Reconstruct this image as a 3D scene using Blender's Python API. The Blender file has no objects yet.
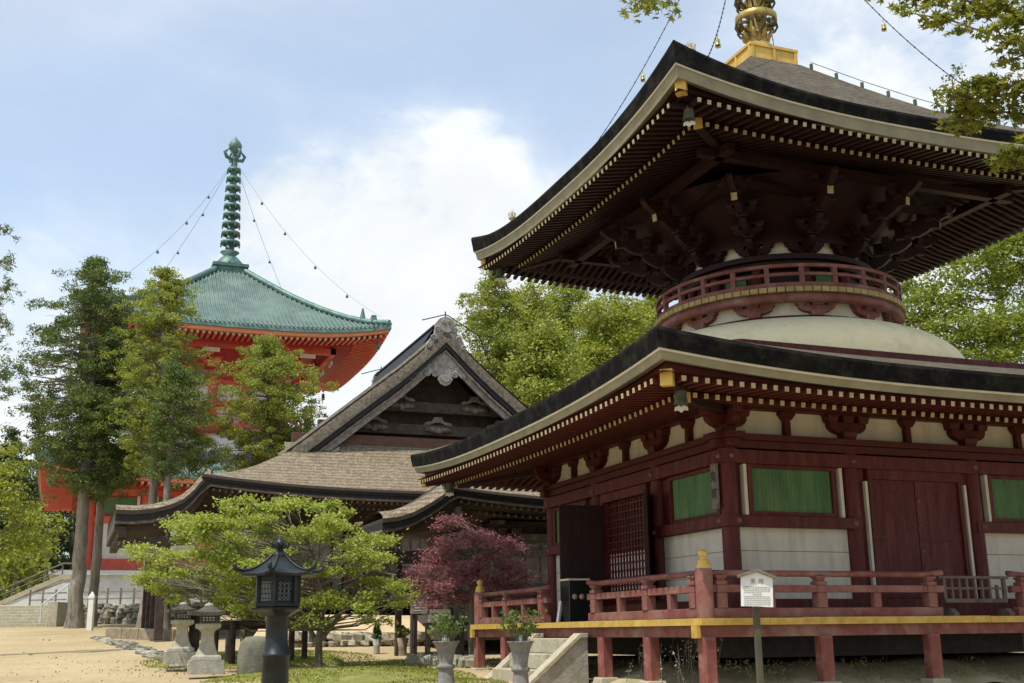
import bpy, math, random
import numpy as np
from math import sin, cos, pi, radians, sqrt
from mathutils import Vector, Matrix

SC = bpy.context.scene
COL = SC.collection
RNG = np.random.default_rng(7)
random.seed(7)

# ------------------------------------------------------------------ camera
F, PITCH, ROLL, YAW = 1143.7562, .2483, -.0116, .3644
CP = np.array([-12.729, -18.597, 1.6])
FW = np.array([sin(YAW)*cos(PITCH), cos(YAW)*cos(PITCH), sin(PITCH)])
RT0 = np.array([cos(YAW), -sin(YAW), 0.0])
UP0 = np.cross(RT0, FW)
RT = RT0*cos(ROLL)+UP0*sin(ROLL)
UPV = UP0*cos(ROLL)-RT0*sin(ROLL)
FH = np.array([sin(YAW), cos(YAW), 0.0])
cd = bpy.data.cameras.new("camera")
cam = bpy.data.objects.new("camera", cd)
COL.objects.link(cam)
cd.sensor_fit = 'HORIZONTAL'; cd.sensor_width = 36.0
cd.lens = F/1024*36.0
cd.clip_start = .1; cd.clip_end = 3000
M = Matrix(((RT[0], UPV[0], -FW[0], CP[0]), (RT[1], UPV[1], -FW[1], CP[1]),
            (RT[2], UPV[2], -FW[2], CP[2]), (0, 0, 0, 1)))
cam.matrix_world = M
SC.camera = cam

# ------------------------------------------------------------------ light
SUN_AZ = math.atan2(-.42, -.91)          # direction towards the sun (x, y)
SUN_EL = radians(66)
EXPOSURE = 0.22
sunv = Vector((cos(SUN_EL)*cos(SUN_AZ), cos(SUN_EL)*sin(SUN_AZ), sin(SUN_EL)))
ld = bpy.data.lights.new("sun", 'SUN'); ld.energy = 4.2; ld.angle = radians(.6); ld.color = (1, .93, .82)
sun = bpy.data.objects.new("sun", ld); COL.objects.link(sun)
sun.rotation_euler = sunv.to_track_quat('Z', 'Y').to_euler()
sun.location = (-40, -10, 60)
W = bpy.data.worlds.new("World"); SC.world = W; W.use_nodes = True
nt = W.node_tree
bg = nt.nodes['Background']; bg.inputs[1].default_value = .11
sky = nt.nodes.new('ShaderNodeTexSky'); sky.sky_type = 'NISHITA'; sky.sun_disc = False
sky.sun_elevation = SUN_EL; sky.sun_rotation = pi/2-SUN_AZ
sky.air_density = 1.0; sky.dust_density = 1.2; sky.ozone_density = 1.0
def N(t, **kw):
    n = nt.nodes.new(t)
    for k, v in kw.items(): setattr(n, k, v)
    return n
tc = N('ShaderNodeTexCoord')
def mathn(op, a, b=None, clamp=False):
    n = N('ShaderNodeMath', operation=op); n.use_clamp = clamp
    for i, x in enumerate((a, b)):
        if x is None: continue
        if isinstance(x, (int, float)): n.inputs[i].default_value = x
        else: nt.links.new(x, n.inputs[i])
    return n.outputs[0]
def vdot(v):
    n = N('ShaderNodeVectorMath', operation='DOT_PRODUCT')
    nt.links.new(tc.outputs['Generated'], n.inputs[0]); n.inputs[1].default_value = v
    return n.outputs['Value']
def noise_w(scale, detail, rough, offs, sc3=(1, 1, 1), dist=0.0):
    mp = N('ShaderNodeMapping'); mp.inputs['Location'].default_value = offs; mp.inputs['Scale'].default_value = sc3
    nt.links.new(tc.outputs['Generated'], mp.inputs['Vector'])
    n = N('ShaderNodeTexNoise'); n.inputs['Scale'].default_value = scale; n.inputs['Detail'].default_value = detail
    n.inputs['Roughness'].default_value = rough; n.inputs['Distortion'].default_value = dist
    nt.links.new(mp.outputs['Vector'], n.inputs['Vector'])
    return n.outputs['Fac']
def dirn(u, v):
    d = FW+RT*(u-512)/F-UPV*(v-341.5)/F
    return d/np.linalg.norm(d)
# cloud banks: soft lumps of cloud round a few directions of the sky, broken up by noise
def bank(u, v, rad_px, gain, u2=None, v2=None):
    d = dirn(u, v)
    dd = vdot(tuple(d))
    ca = cos(rad_px/F)
    t = mathn('DIVIDE', mathn('SUBTRACT', dd, ca), (1-ca))
    return mathn('MULTIPLY', mathn('MAXIMUM', t, -1.5), gain)
n1 = noise_w(5.5, 7, .56, (3.1, 1.7, .4), (1, 1, 1.5), .3)
n2 = noise_w(14, 6, .6, (.2, 5.1, 2.0), (1, 1, 1.6), .2)
thin = noise_w(2.6, 5, .52, (7.3, 2.2, 9.1), (1, 1, 2.2), .5)
b = mathn('MAXIMUM', bank(430, 330, 215, .62), bank(300, 230, 95, .42))
b = mathn('MAXIMUM', b, bank(470, 190, 80, .55))
b = mathn('MAXIMUM', b, bank(20, 560, 300, .3))
b = mathn('MAXIMUM', b, bank(300, 380, 190, .5))
b = mathn('MAXIMUM', b, bank(1000, 120, 260, .22))
wob = mathn('ADD', mathn('MULTIPLY', mathn('SUBTRACT', n1, .5), 1.15), mathn('MULTIPLY', mathn('SUBTRACT', n2, .5), .55))
m1 = N('ShaderNodeMapRange'); m1.interpolation_type = 'SMOOTHSTEP'
m1.inputs['From Min'].default_value = -.22; m1.inputs['From Max'].default_value = .42
nt.links.new(mathn('ADD', b, wob), m1.inputs['Value'])
m2 = N('ShaderNodeMapRange'); m2.interpolation_type = 'SMOOTHSTEP'
m2.inputs['From Min'].default_value = .30; m2.inputs['From Max'].default_value = .72
m2.inputs['To Min'].default_value = .42; m2.inputs['To Max'].default_value = .92
nt.links.new(thin, m2.inputs['Value'])
cov = mathn('MAXIMUM', m1.outputs[0], m2.outputs[0])
# the big clouds are a little greyer inside
shade = N('ShaderNodeMapRange'); shade.inputs['From Min'].default_value = .3; shade.inputs['From Max'].default_value = .75
shade.inputs['To Min'].default_value = .86; shade.inputs['To Max'].default_value = 1.04
nt.links.new(n1, shade.inputs['Value'])
cc = N('ShaderNodeMix', data_type='RGBA')
cc.inputs['A'].default_value = (5.7, 6.4, 7.5, 1); cc.inputs['B'].default_value = (7.9, 8.2, 8.35, 1)
nt.links.new(m1.outputs[0], cc.inputs['Factor'])
cs = N('ShaderNodeVectorMath', operation='SCALE')
nt.links.new(cc.outputs['Result'], cs.inputs[0]); nt.links.new(shade.outputs[0], cs.inputs['Scale'])
skyb = N('ShaderNodeVectorMath', operation='MULTIPLY'); skyb.inputs[1].default_value = (2.2, 2.15, 1.95)
nt.links.new(sky.outputs[0], skyb.inputs[0])
mx = N('ShaderNodeMix', data_type='RGBA')
nt.links.new(cov, mx.inputs['Factor']); nt.links.new(skyb.outputs[0], mx.inputs['A']); nt.links.new(cs.outputs[0], mx.inputs['B'])
nt.links.new(mx.outputs['Result'], bg.inputs[0])
vs = SC.view_settings
vs.view_transform = 'Standard'; vs.look = 'None'; vs.exposure = EXPOSURE; vs.gamma = 1; vs.use_curve_mapping = False
SC.cycles.max_bounces = 8; SC.cycles.diffuse_bounces = 4; SC.cycles.transparent_max_bounces = 8
SC.cycles.use_denoising = True

# ------------------------------------------------------------------ places
def at(u, v, D):
    """the point on the sight line of a photo pixel at D metres of horizontal distance"""
    d = FW+RT*(u-512)/F-UPV*(v-341.5)/F
    return CP+d*(D/(d@FH))
def px(n, D): return n*D/F
def dl(D, L, z=0.0):
    p = CP+FH*D+RT0*L
    return np.array([p[0], p[1], z])
def depth(x, y): return (x-CP[0])*FH[0]+(y-CP[1])*FH[1]
def lateral(x, y): return (x-CP[0])*RT0[0]+(y-CP[1])*RT0[1]
GD = [(-60, 0.0), (5, 0.05), (9, .25), (14, .72), (22, .80), (26, .88), (33, 1.22), (42, 1.62), (50, 1.95), (57, 2.2), (59, 2.3), (64, 3.3), (75, 3.5), (110, 3.9), (160, 4.2), (260, 5), (420, 6), (900, 7)]
def ground(x, y):
    D = depth(x, y)
    return float(np.interp(D, [a for a, _ in GD], [b for _, b in GD]))

# ------------------------------------------------------------------ materials
MATS = {}
def mat(name, c1, c2=None, scale=6., rough=.75, bump=.25, stretch=(1, 1, 1), metal=0., spec=.3, detail=6, dirt=None, dirt_scale=1.3, dirt_amt=.6, bscale=None, trans=0., island=0., dstretch=None, courses=0.):
    if name in MATS: return MATS[name]
    m = bpy.data.materials.new(name); m.use_nodes = True
    t = m.node_tree; P = t.nodes['Principled BSDF']
    P.inputs['Roughness'].default_value = rough; P.inputs['Metallic'].default_value = metal
    P.inputs['Specular IOR Level'].default_value = spec
    c2 = c2 or tuple(x*.72 for x in c1)
    co = t.nodes.new('ShaderNodeTexCoord'); mp = t.nodes.new('ShaderNodeMapping'); mp.inputs['Scale'].default_value = stretch
    t.links.new(co.outputs['Object'], mp.inputs['Vector'])
    n = t.nodes.new('ShaderNodeTexNoise'); n.inputs['Scale'].default_value = scale; n.inputs['Detail'].default_value = detail; n.inputs['Roughness'].default_value = .6
    t.links.new(mp.outputs[0], n.inputs['Vector'])
    r = t.nodes.new('ShaderNodeValToRGB'); r.color_ramp.elements[0].position = .33; r.color_ramp.elements[1].position = .67
    r.color_ramp.elements[0].color = (*c2, 1); r.color_ramp.elements[1].color = (*c1, 1)
    t.links.new(n.outputs['Fac'], r.inputs['Fac'])
    out = r.outputs['Color']
    if dirt:
        n2 = t.nodes.new('ShaderNodeTexNoise'); n2.inputs['Scale'].default_value = dirt_scale; n2.inputs['Detail'].default_value = 8; n2.inputs['Roughness'].default_value = .68
        if dstretch:
            md = t.nodes.new('ShaderNodeMapping'); md.inputs['Scale'].default_value = dstretch; t.links.new(co.outputs['Object'], md.inputs['Vector']); t.links.new(md.outputs[0], n2.inputs['Vector'])
        else: t.links.new(co.outputs['Object'], n2.inputs['Vector'])
        r2 = t.nodes.new('ShaderNodeMapRange'); r2.inputs['From Min'].default_value = .46; r2.inputs['From Max'].default_value = .68; r2.inputs['To Max'].default_value = dirt_amt
        t.links.new(n2.outputs['Fac'], r2.inputs['Value'])
        k = t.nodes.new('ShaderNodeMix'); k.data_type = 'RGBA'; k.inputs['B'].default_value = (*dirt, 1)
        t.links.new(r2.outputs[0], k.inputs['Factor']); t.links.new(out, k.inputs['A']); out = k.outputs['Result']
    wv = None
    if courses:
        wv = t.nodes.new('ShaderNodeTexWave'); wv.bands_direction = 'Z'; wv.inputs['Scale'].default_value = courses; wv.inputs['Distortion'].default_value = 5; wv.inputs['Detail'].default_value = 4; wv.inputs['Detail Scale'].default_value = 2.5
        t.links.new(co.outputs['Object'], wv.inputs['Vector'])
        mr_ = t.nodes.new('ShaderNodeMapRange'); mr_.inputs['To Min'].default_value = .62; mr_.inputs['To Max'].default_value = 1.12; t.links.new(wv.outputs['Fac'], mr_.inputs['Value'])
        hv = t.nodes.new('ShaderNodeHueSaturation'); t.links.new(mr_.outputs[0], hv.inputs['Value']); t.links.new(out, hv.inputs['Color']); out = hv.outputs['Color']
    if island:
        g = t.nodes.new('ShaderNodeNewGeometry')
        h = t.nodes.new('ShaderNodeHueSaturation')
        a = t.nodes.new('ShaderNodeMapRange'); a.inputs['To Min'].default_value = 1-island; a.inputs['To Max'].default_value = 1+island
        t.links.new(g.outputs['Random Per Island'], a.inputs['Value']); t.links.new(a.outputs[0], h.inputs['Value'])
        t.links.new(out, h.inputs['Color']); out = h.outputs['Color']
    t.links.new(out, P.inputs['Base Color'])
    if bump:
        n3 = t.nodes.new('ShaderNodeTexNoise'); n3.inputs['Scale'].default_value = bscale or scale*3; n3.inputs['Detail'].default_value = 5
        t.links.new(mp.outputs[0], n3.inputs['Vector'])
        bp = t.nodes.new('ShaderNodeBump'); bp.inputs['Strength'].default_value = bump; bp.inputs['Distance'].default_value = .02
        t.links.new(n3.outputs['Fac'], bp.inputs['Height']); t.links.new(bp.outputs[0], P.inputs['Normal'])
    if trans:
        tr = t.nodes.new('ShaderNodeBsdfTranslucent'); ms = t.nodes.new('ShaderNodeMixShader'); ms.inputs[0].default_value = trans
        t.links.new(out, tr.inputs['Color']); o = t.nodes['Material Output']
        t.links.new(P.outputs[0], ms.inputs[1]); t.links.new(tr.outputs[0], ms.inputs[2]); t.links.new(ms.outputs[0], o.inputs['Surface'])
    MATS[name] = m
    return m
def leafmat(name, c1, c2, trans=.35):
    """foliage whose colour differs leaf by leaf and clump by clump"""
    m = bpy.data.materials.new(name); m.use_nodes = True; t = m.node_tree; P = t.nodes['Principled BSDF']
    P.inputs['Roughness'].default_value = .6; P.inputs['Specular IOR Level'].default_value = .25
    g = t.nodes.new('ShaderNodeNewGeometry'); co = t.nodes.new('ShaderNodeTexCoord')
    n = t.nodes.new('ShaderNodeTexNoise'); n.inputs['Scale'].default_value = 1.1; n.inputs['Detail'].default_value = 3
    t.links.new(co.outputs['Object'], n.inputs['Vector'])
    a = t.nodes.new('ShaderNodeMath'); a.operation = 'MULTIPLY'; a.inputs[1].default_value = .55
    t.links.new(g.outputs['Random Per Island'], a.inputs[0])
    s = t.nodes.new('ShaderNodeMath'); s.operation = 'ADD'; t.links.new(a.outputs[0], s.inputs[0])
    b2 = t.nodes.new('ShaderNodeMath'); b2.operation = 'MULTIPLY'; b2.inputs[1].default_value = .5
    t.links.new(n.outputs['Fac'], b2.inputs[0]); t.links.new(b2.outputs[0], s.inputs[1])
    r = t.nodes.new('ShaderNodeValToRGB'); r.color_ramp.elements[0].color = (*c2, 1); r.color_ramp.elements[1].color = (*c1, 1)
    r.color_ramp.elements[0].position = .12; r.color_ramp.elements[1].position = .88
    t.links.new(s.outputs[0], r.inputs['Fac']); t.links.new(r.outputs[0], P.inputs['Base Color'])
    tr = t.nodes.new('ShaderNodeBsdfTranslucent'); ms = t.nodes.new('ShaderNodeMixShader'); ms.inputs[0].default_value = trans
    t.links.new(r.outputs[0], tr.inputs['Color']); t.links.new(P.outputs[0], ms.inputs[1]); t.links.new(tr.outputs[0], ms.inputs[2])
    t.links.new(ms.outputs[0], t.nodes['Material Output'].inputs['Surface'])
    return m
LRED = mat('bounce lit red timber', (.088, .0135, .010), (.05, .008, .0062), 5, .6, .12)  # red timber made paler; light bounced off the sand is in its colour
DRED = mat('shaded red timber', (.026, .0055, .0045), (.013, .003, .0026), 5, .6, .12)  # same red made darker; the shade under the eaves is in its colour
WRED = mat('wall red timber', (.105, .0125, .0095), (.05, .0072, .006), 4, .6, .2, (2.5, 2.5, .5), dirt=(.16, .045, .033), dirt_amt=.55, dirt_scale=2.6, dstretch=(3, 3, .5))
FRED = mat('weathered red timber', (.225, .082, .066), (.135, .044, .037), 4, .75, .2, (1, 1, 1), dirt=(.30, .20, .165), dirt_amt=.65, dirt_scale=2.2)
PRED = mat('post red timber', (.25, .088, .068), (.165, .05, .04), 5, .75, .2, (1, 1, .4), dirt=(.46, .29, .25), dirt_amt=.5, dirt_scale=2.5)
YEL = mat('yellow ochre paint', (.55, .38, .095), (.38, .245, .05), 7, .65, .15, (1, 1, 1), dirt=(.42, .24, .05), dirt_amt=.4, dirt_scale=3)
TIP = mat('pale yellow rafter end paint', (.46, .39, .23), (.32, .26, .14), 9, .6, .05)
CREAM = mat('weathered cream fascia board', (.30, .27, .18), (.20, .185, .125), 3, .75, .2, dirt=(.24, .22, .15), dirt_amt=.5)
PLAS = mat('white plaster', (.70, .66, .57), (.60, .57, .48), 1.6, .85, .06, dirt=(.42, .39, .30), dirt_amt=.5, dirt_scale=3, dstretch=(2, 2, .4))
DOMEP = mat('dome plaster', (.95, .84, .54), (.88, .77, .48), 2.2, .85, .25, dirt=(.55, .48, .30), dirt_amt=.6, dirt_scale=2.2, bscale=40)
PLANKW = mat('white painted boards', (.63, .58, .48), (.54, .50, .42), 2, .7, .05, dirt=(.36, .33, .25), dirt_amt=.6, dirt_scale=3, dstretch=(2, 2, .35))
GREEN = mat('green slatted shutter paint', (.095, .19, .075), (.05, .12, .05), 3, .7, .1, (3, 3, .4), dirt=(.15, .20, .07), dirt_amt=.5, dirt_scale=2.2, dstretch=(1.1, 1.1, .3))
STRIP = mat('pale jamb paint', (.62, .58, .47), (.5, .46, .36), 4, .7, .05)
BARKE = mat('cut bark roof edge', (.013, .012, .0125), (.005, .005, .0055), 14, .95, .6, (1, 1, 5), spec=.08, dirt=(.07, .072, .05), dirt_amt=.35, dirt_scale=3.6)
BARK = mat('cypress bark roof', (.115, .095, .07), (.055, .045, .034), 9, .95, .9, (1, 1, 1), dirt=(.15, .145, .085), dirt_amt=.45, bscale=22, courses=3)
VERGE = mat('weathered verge bark', (.145, .122, .09), (.065, .055, .042), 8, .95, 1.0, dirt=(.19, .175, .13), dirt_amt=.5, bscale=18, dirt_scale=4)
CARV = mat('pale carved timber', (.36, .34, .31), (.19, .18, .16), 7, .85, .35, dirt=(.14, .12, .10), dirt_amt=.5, dirt_scale=5)
NAIL = mat('dull nail cover', (.20, .115, .10), (.13, .07, .06), 6, .6, .1)
EDGEB = mat('brown cut bark edge', (.075, .055, .042), (.038, .028, .022), 9, .95, .5, (1, 1, 4))
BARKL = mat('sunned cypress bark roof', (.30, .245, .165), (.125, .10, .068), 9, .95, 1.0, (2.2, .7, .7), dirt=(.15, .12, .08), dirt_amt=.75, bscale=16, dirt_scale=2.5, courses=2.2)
GOLD = mat('gilded bronze', (.50, .37, .11), (.26, .19, .06), 5, .45, .2, metal=.45, dirt=(.12, .11, .055), dirt_amt=.5, dirt_scale=3)
GOLDP = mat('gold painted copper', (.72, .47, .11), (.54, .34, .075), 3, .5, .1, metal=.25, dirt=(.34, .25, .09), dirt_amt=.4, dirt_scale=2.5)
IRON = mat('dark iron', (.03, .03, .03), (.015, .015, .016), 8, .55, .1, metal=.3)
BELLM = mat('aged bronze bell', (.14, .17, .12), (.07, .09, .07), 7, .6, .2, metal=.3)
SAND = None
STONE = mat('grey granite', (.42, .40, .35), (.28, .27, .23), 8, .9, .4, dirt=(.19, .19, .12), dirt_amt=.6, dirt_scale=2.4)
STONEL = mat('pale granite', (.46, .42, .31), (.32, .29, .215), 9, .9, .35, dirt=(.25, .24, .15), dirt_amt=.6, dirt_scale=2)
STONEW = mat('white stone base', (.62, .64, .64), (.5, .52, .52), 3, .85, .2, dirt=(.34, .35, .34), dirt_amt=.4, dirt_scale=.8)
VASE = mat('worn grey stone vase', (.235, .23, .215), (.15, .145, .135), 14, .9, .4, dirt=(.12, .12, .12), dirt_amt=.6, dirt_scale=6)
OLDW = mat('old grey timber', (.20, .165, .14), (.10, .08, .068), 6, .85, .35, (1, 1, 1), dirt=(.30, .27, .24), dirt_amt=.4, dirt_scale=3)
GREYW = mat('silvered carved timber', (.33, .30, .265), (.18, .16, .14), 7, .85, .35, dirt=(.12, .10, .085), dirt_amt=.6, dirt_scale=3)
DARKW = mat('dark brown timber', (.075, .052, .042), (.035, .025, .021), 5, .8, .25, dirt=(.12, .09, .07), dirt_amt=.4, dirt_scale=2)
BROWNW = mat('red brown boards', (.15, .075, .05), (.085, .045, .032), 5, .8, .25, (1, 1, 4), dirt=(.06, .04, .03), dirt_amt=.5)
BARKT = mat('cedar trunk bark', (.32, .28, .225), (.13, .11, .085), 9, .95, .9, (1, 1, .22), dirt=(.26, .27, .20), dirt_amt=.5, dirt_scale=1.5)
BARKM = mat('maple trunk bark', (.20, .17, .12), (.09, .075, .055), 9, .95, .6, (1, 1, .4), dirt=(.26, .28, .17), dirt_amt=.6, dirt_scale=3)
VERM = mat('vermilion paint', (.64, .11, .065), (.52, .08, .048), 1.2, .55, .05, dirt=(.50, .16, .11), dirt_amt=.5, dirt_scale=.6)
VERMD = mat('shaded vermilion paint', (.40, .04, .042), (.32, .03, .032), 1.2, .55, .05)  # vermilion deepened, with the shade under the eaves put into the colour
ORANGE = mat('orange eave paint', (.70, .25, .12), (.58, .19, .085), 1.5, .55, .05)
COPPER = mat('green copper tile', (.135, .20, .18), (.08, .13, .118), 1.2, .6, .15, dirt=(.19, .27, .24), dirt_amt=.7, dirt_scale=.5)
COPPERD = mat('green bronze', (.11, .20, .17), (.055, .11, .095), 2.5, .55, .2, metal=.3, dirt=(.22, .33, .28), dirt_amt=.5)
LANT = mat('black green bronze', (.014, .018, .019), (.007, .009, .010), 5, .45, .15, metal=.1, dirt=(.035, .055, .058), dirt_amt=.5, dirt_scale=3)
SILV = mat('frosted lantern pane', (.48, .50, .50), (.38, .40, .40), 12, .5, .1)
ROCK = mat('rough field stone', (.36, .34, .28), (.20, .19, .15), 5, .95, .6, dirt=(.13, .15, .08), dirt_amt=.6, dirt_scale=3, island=.3)
EARTHW = mat('pale rendered earth', (.55, .43, .27), (.43, .33, .20), 3, .95, .3)
PAPER = mat('white lattice paper', (.75, .74, .70), (.68, .67, .63), 3, .8, .02)
INK = mat('black ink', (.02, .02, .022), (.015, .015, .015), 5, .8, 0)
SIGNW = mat('white sign board', (.74, .76, .74), (.68, .70, .68), 3, .6, .03)
BLACKL = mat('black lacquer', (.012, .013, .012), (.008, .009, .008), 3, .3, .03, spec=.5)
CREST = mat('pale gold crest', (.45, .38, .24), (.36, .30, .18), 5, .5, .05)
WHITEP = mat('white paint', (.78, .78, .74), (.68, .68, .63), 3, .7, .06)

# ------------------------------------------------------------------ mesh builder
class MB:
    def __init__(s, org=(0, 0, 0)):
        s.v = []; s.f = []; s.m = []; s.sm = []
    def add(s, vs, fs, m=0, smooth=False):
        o = len(s.v); s.v += [tuple(float(c) for c in p) for p in vs]
        for f in fs: s.f.append([i+o for i in f]); s.m.append(m); s.sm.append(smooth)
        return s
    def box(s, c, size, m=0, rz=0., R=None, taper=1.):
        x, y, z = [a/2 for a in size]; vs = []
        for dz in (-1, 1):
            k = taper if dz > 0 else 1
            for dx, dy in ((-1, -1), (1, -1), (1, 1), (-1, 1)): vs.append((dx*x*k, dy*y*k, dz*z))
        if rz: vs = [(a*cos(rz)-b*sin(rz), a*sin(rz)+b*cos(rz), h) for a, b, h in vs]
        if R is not None: vs = [tuple(R @ np.array(p)) for p in vs]
        vs = [(a+c[0], b+c[1], h+c[2]) for a, b, h in vs]
        return s.add(vs, [(3, 2, 1, 0), (4, 5, 6, 7), (0, 1, 5, 4), (1, 2, 6, 5), (2, 3, 7, 6), (3, 0, 4, 7)], m)
    def bx(s, x0, x1, y0, y1, z0, z1, m=0):
        return s.box(((x0+x1)/2, (y0+y1)/2, (z0+z1)/2), (abs(x1-x0), abs(y1-y0), abs(z1-z0)), m)
    def beam(s, p0, p1, w, h, m=0, endm=None, up=(0, 0, 1)):
        """a bar from p0 to p1 (centre line), w wide and h high; endm = material of the p1 end"""
        p0 = np.array(p0, float); p1 = np.array(p1, float); d = p1-p0; d /= np.linalg.norm(d)
        sd = np.cross(d, np.array(up, float)); n = np.linalg.norm(sd)
        sd = sd/n if n > 1e-6 else np.array([1., 0, 0]); u = np.cross(sd, d)
        vs = []
        for p in (p0, p1):
            for a, b2 in ((-1, -1), (1, -1), (1, 1), (-1, 1)): vs.append(p+sd*a*w/2+u*b2*h/2)
        s.add(vs, [(0, 1, 2, 3), (0, 4, 5, 1), (1, 5, 6, 2), (2, 6, 7, 3), (3, 7, 4, 0)], m)
        s.add(vs[4:], [(3, 2, 1, 0)], m if endm is None else endm)
        return s
    def tube(s, pts, rad, n=8, m=0, cap=True, smooth=True):
        pts = [np.array(p, float) for p in pts]
        if not hasattr(rad, '__len__'): rad = [rad]*len(pts)
        vs = []; prev = None
        for i, p in enumerate(pts):
            d = pts[min(i+1, len(pts)-1)]-pts[max(i-1, 0)]; d = d/(np.linalg.norm(d)+1e-9)
            if prev is None:
                a = np.array([1., 0, 0]) if abs(d[0]) < .9 else np.array([0, 1., 0])
            else: a = prev
            u = a-d*(a@d); u /= np.linalg.norm(u); w = np.cross(d, u); prev = u
            for k in range(n):
                t = 2*pi*k/n; vs.append(p+(u*cos(t)+w*sin(t))*rad[i])
        fs = []
        for i in range(len(pts)-1):
            for k in range(n): fs.append((i*n+k, i*n+(k+1) % n, (i+1)*n+(k+1) % n, (i+1)*n+k))
        s.add(vs, fs, m, smooth)
        if cap:
            s.add(vs[:n], [tuple(range(n-1, -1, -1))], m); s.add(vs[-n:], [tuple(range(n))], m)
        return s
    def lathe(s, prof, c=(0, 0, 0), n=24, m=0, smooth=True, a0=0., a1=2*pi, cap=True, sq=None):
        full = abs(a1-a0-2*pi) < 1e-6; nn = n if full else n+1
        vs = []
        for r, z in prof:
            for k in range(nn):
                t = a0+(a1-a0)*k/n; vs.append((c[0]+r*cos(t), c[1]+r*sin(t), c[2]+z))
        fs = []
        for i in range(len(prof)-1):
            for k in range(n):
                k2 = (k+1) % nn; fs.append((i*nn+k, i*nn+k2, (i+1)*nn+k2, (i+1)*nn+k))
        s.add(vs, fs, m, smooth)
        if cap and full:
            if prof[0][0] > 1e-3: s.add(vs[:nn], [tuple(range(nn-1, -1, -1))], m)
            if prof[-1][0] > 1e-3: s.add(vs[-nn:], [tuple(range(nn))], m)
        return s
    def prism(s, poly, fn, d, m=0):
        """poly: 2-D outline; fn(a, b, t) gives the point, t runs 0..d"""
        n = len(poly)
        vs = [fn(a, b2, 0) for a, b2 in poly]+[fn(a, b2, d) for a, b2 in poly]
        return s.add(vs, [tuple(range(n-1, -1, -1)), tuple(range(n, 2*n))]+[(i, (i+1) % n, (i+1) % n+n, i+n) for i in range(n)], m)
    def grid(s, rows, m=0, smooth=True, close=False):
        nr, nc = len(rows), len(rows[0]); vs = [p for r in rows for p in r]
        fs = []
        for i in range(nr-1):
            for j in range(nc if close else nc-1):
                j2 = (j+1) % nc; fs.append((i*nc+j, i*nc+j2, (i+1)*nc+j2, (i+1)*nc+j))
        return s.add(vs, fs, m, smooth)
    def rock(s, c, size, m=0, seed=0, n=7):
        r = np.random.default_rng(seed); rows = []
        ph = r.uniform(0, 6, 6); rz = r.uniform(0, pi)
        for i in range(n):
            th = pi*i/(n-1); row = []
            for k in range(9):
                a = 2*pi*k/9
                q = 1+.16*sin(2*a+ph[0])+.12*sin(3*a+ph[1]+2*th)+.1*sin(5*th+ph[2]+a)+r.normal(0, .05)
                e = .52
                x = np.sign(cos(a))*abs(cos(a))**e*sin(th)**e; y = np.sign(sin(a))*abs(sin(a))**e*sin(th)**e; z = np.sign(cos(th))*abs(cos(th))**e
                X, Y = x*q*size[0]/2, y*q*size[1]/2
                row.append((c[0]+X*cos(rz)-Y*sin(rz), c[1]+X*sin(rz)+Y*cos(rz), c[2]+z*q*size[2]/2))
            rows.append(row)
        return s.grid(rows, m, False, True)
    def build(s, name, mats, parent=None, bevel=0., solid=0.):
        org = np.zeros(3)
        if parent is not None: org = np.array(WORLD[parent.name])
        me = bpy.data.meshes.new(name)
        me.from_pydata([(x-org[0], y-org[1], z-org[2]) for x, y, z in s.v], [], s.f)
        if not isinstance(mats, (list, tuple)): mats = [mats]
        for mm in mats: me.materials.append(mm)
        me.polygons.foreach_set('material_index', s.m); me.polygons.foreach_set('use_smooth', s.sm)
        me.update()
        o = bpy.data.objects.new(name, me); COL.objects.link(o)
        if parent is not None: o.parent = parent
        WORLD[o.name] = tuple(org)
        if bevel:
            bv = o.modifiers.new('bevel', 'BEVEL'); bv.width = bevel; bv.segments = 2; bv.limit_method = 'ANGLE'; bv.angle_limit = radians(40)
        if solid:
            sd = o.modifiers.new('solid', 'SOLIDIFY'); sd.thickness = solid; sd.offset = -1
        return o
WORLD = {}
def tag(o, label=None, cat=None, group=None, kind=None):
    for k, v in (('label', label), ('category', cat), ('group', group), ('kind', kind)):
        if v: o[k] = v
    return o
def thing(name, label, cat, loc, group=None):
    o = bpy.data.objects.new(name, None); COL.objects.link(o); o.location = loc; o.empty_display_size = .3
    WORLD[o.name] = tuple(float(c) for c in loc)
    return tag(o, label, cat, group)
def dup(root, loc, label=None, rz=0., scale=1.):
    """a copy of a thing with copies of its parts and their sub-parts"""
    r = root.copy(); COL.objects.link(r); r.location = loc; r.rotation_euler = (0, 0, rz); r.scale = (scale,)*3
    WORLD[r.name] = tuple(loc)
    if label: r['label'] = label
    for ch in list(root.children):
        c = ch.copy(); COL.objects.link(c); c.parent = r
        for g in list(ch.children):
            d = g.copy(); COL.objects.link(d); d.parent = c
    return r
def part_copy(o, loc, rz=0.):
    """a copy of a part next to it, sharing its mesh; loc is the shift within the thing"""
    c = o.copy(); COL.objects.link(c); c.parent = o.parent; c.location = loc; c.rotation_euler = (0, 0, rz)
    WORLD[c.name] = WORLD[o.name]
    return c
def text_mesh(mb, body, fn, h, m=0):
    """lettering as real faces: fn(a, b) places the flat letter outline"""
    cu = bpy.data.curves.new('lettering', 'FONT'); cu.body = body; cu.size = h; cu.align_x = 'CENTER'; cu.align_y = 'CENTER'
    ob = bpy.data.objects.new('lettering', cu); COL.objects.link(ob)
    dg = bpy.context.evaluated_depsgraph_get(); ev = ob.evaluated_get(dg); me = ev.to_mesh()
    mb.add([fn(v.co.x, v.co.y) for v in me.vertices], [tuple(p.vertices) for p in me.polygons], m)
    ev.to_mesh_clear(); bpy.data.objects.remove(ob); bpy.data.curves.remove(cu)

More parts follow.
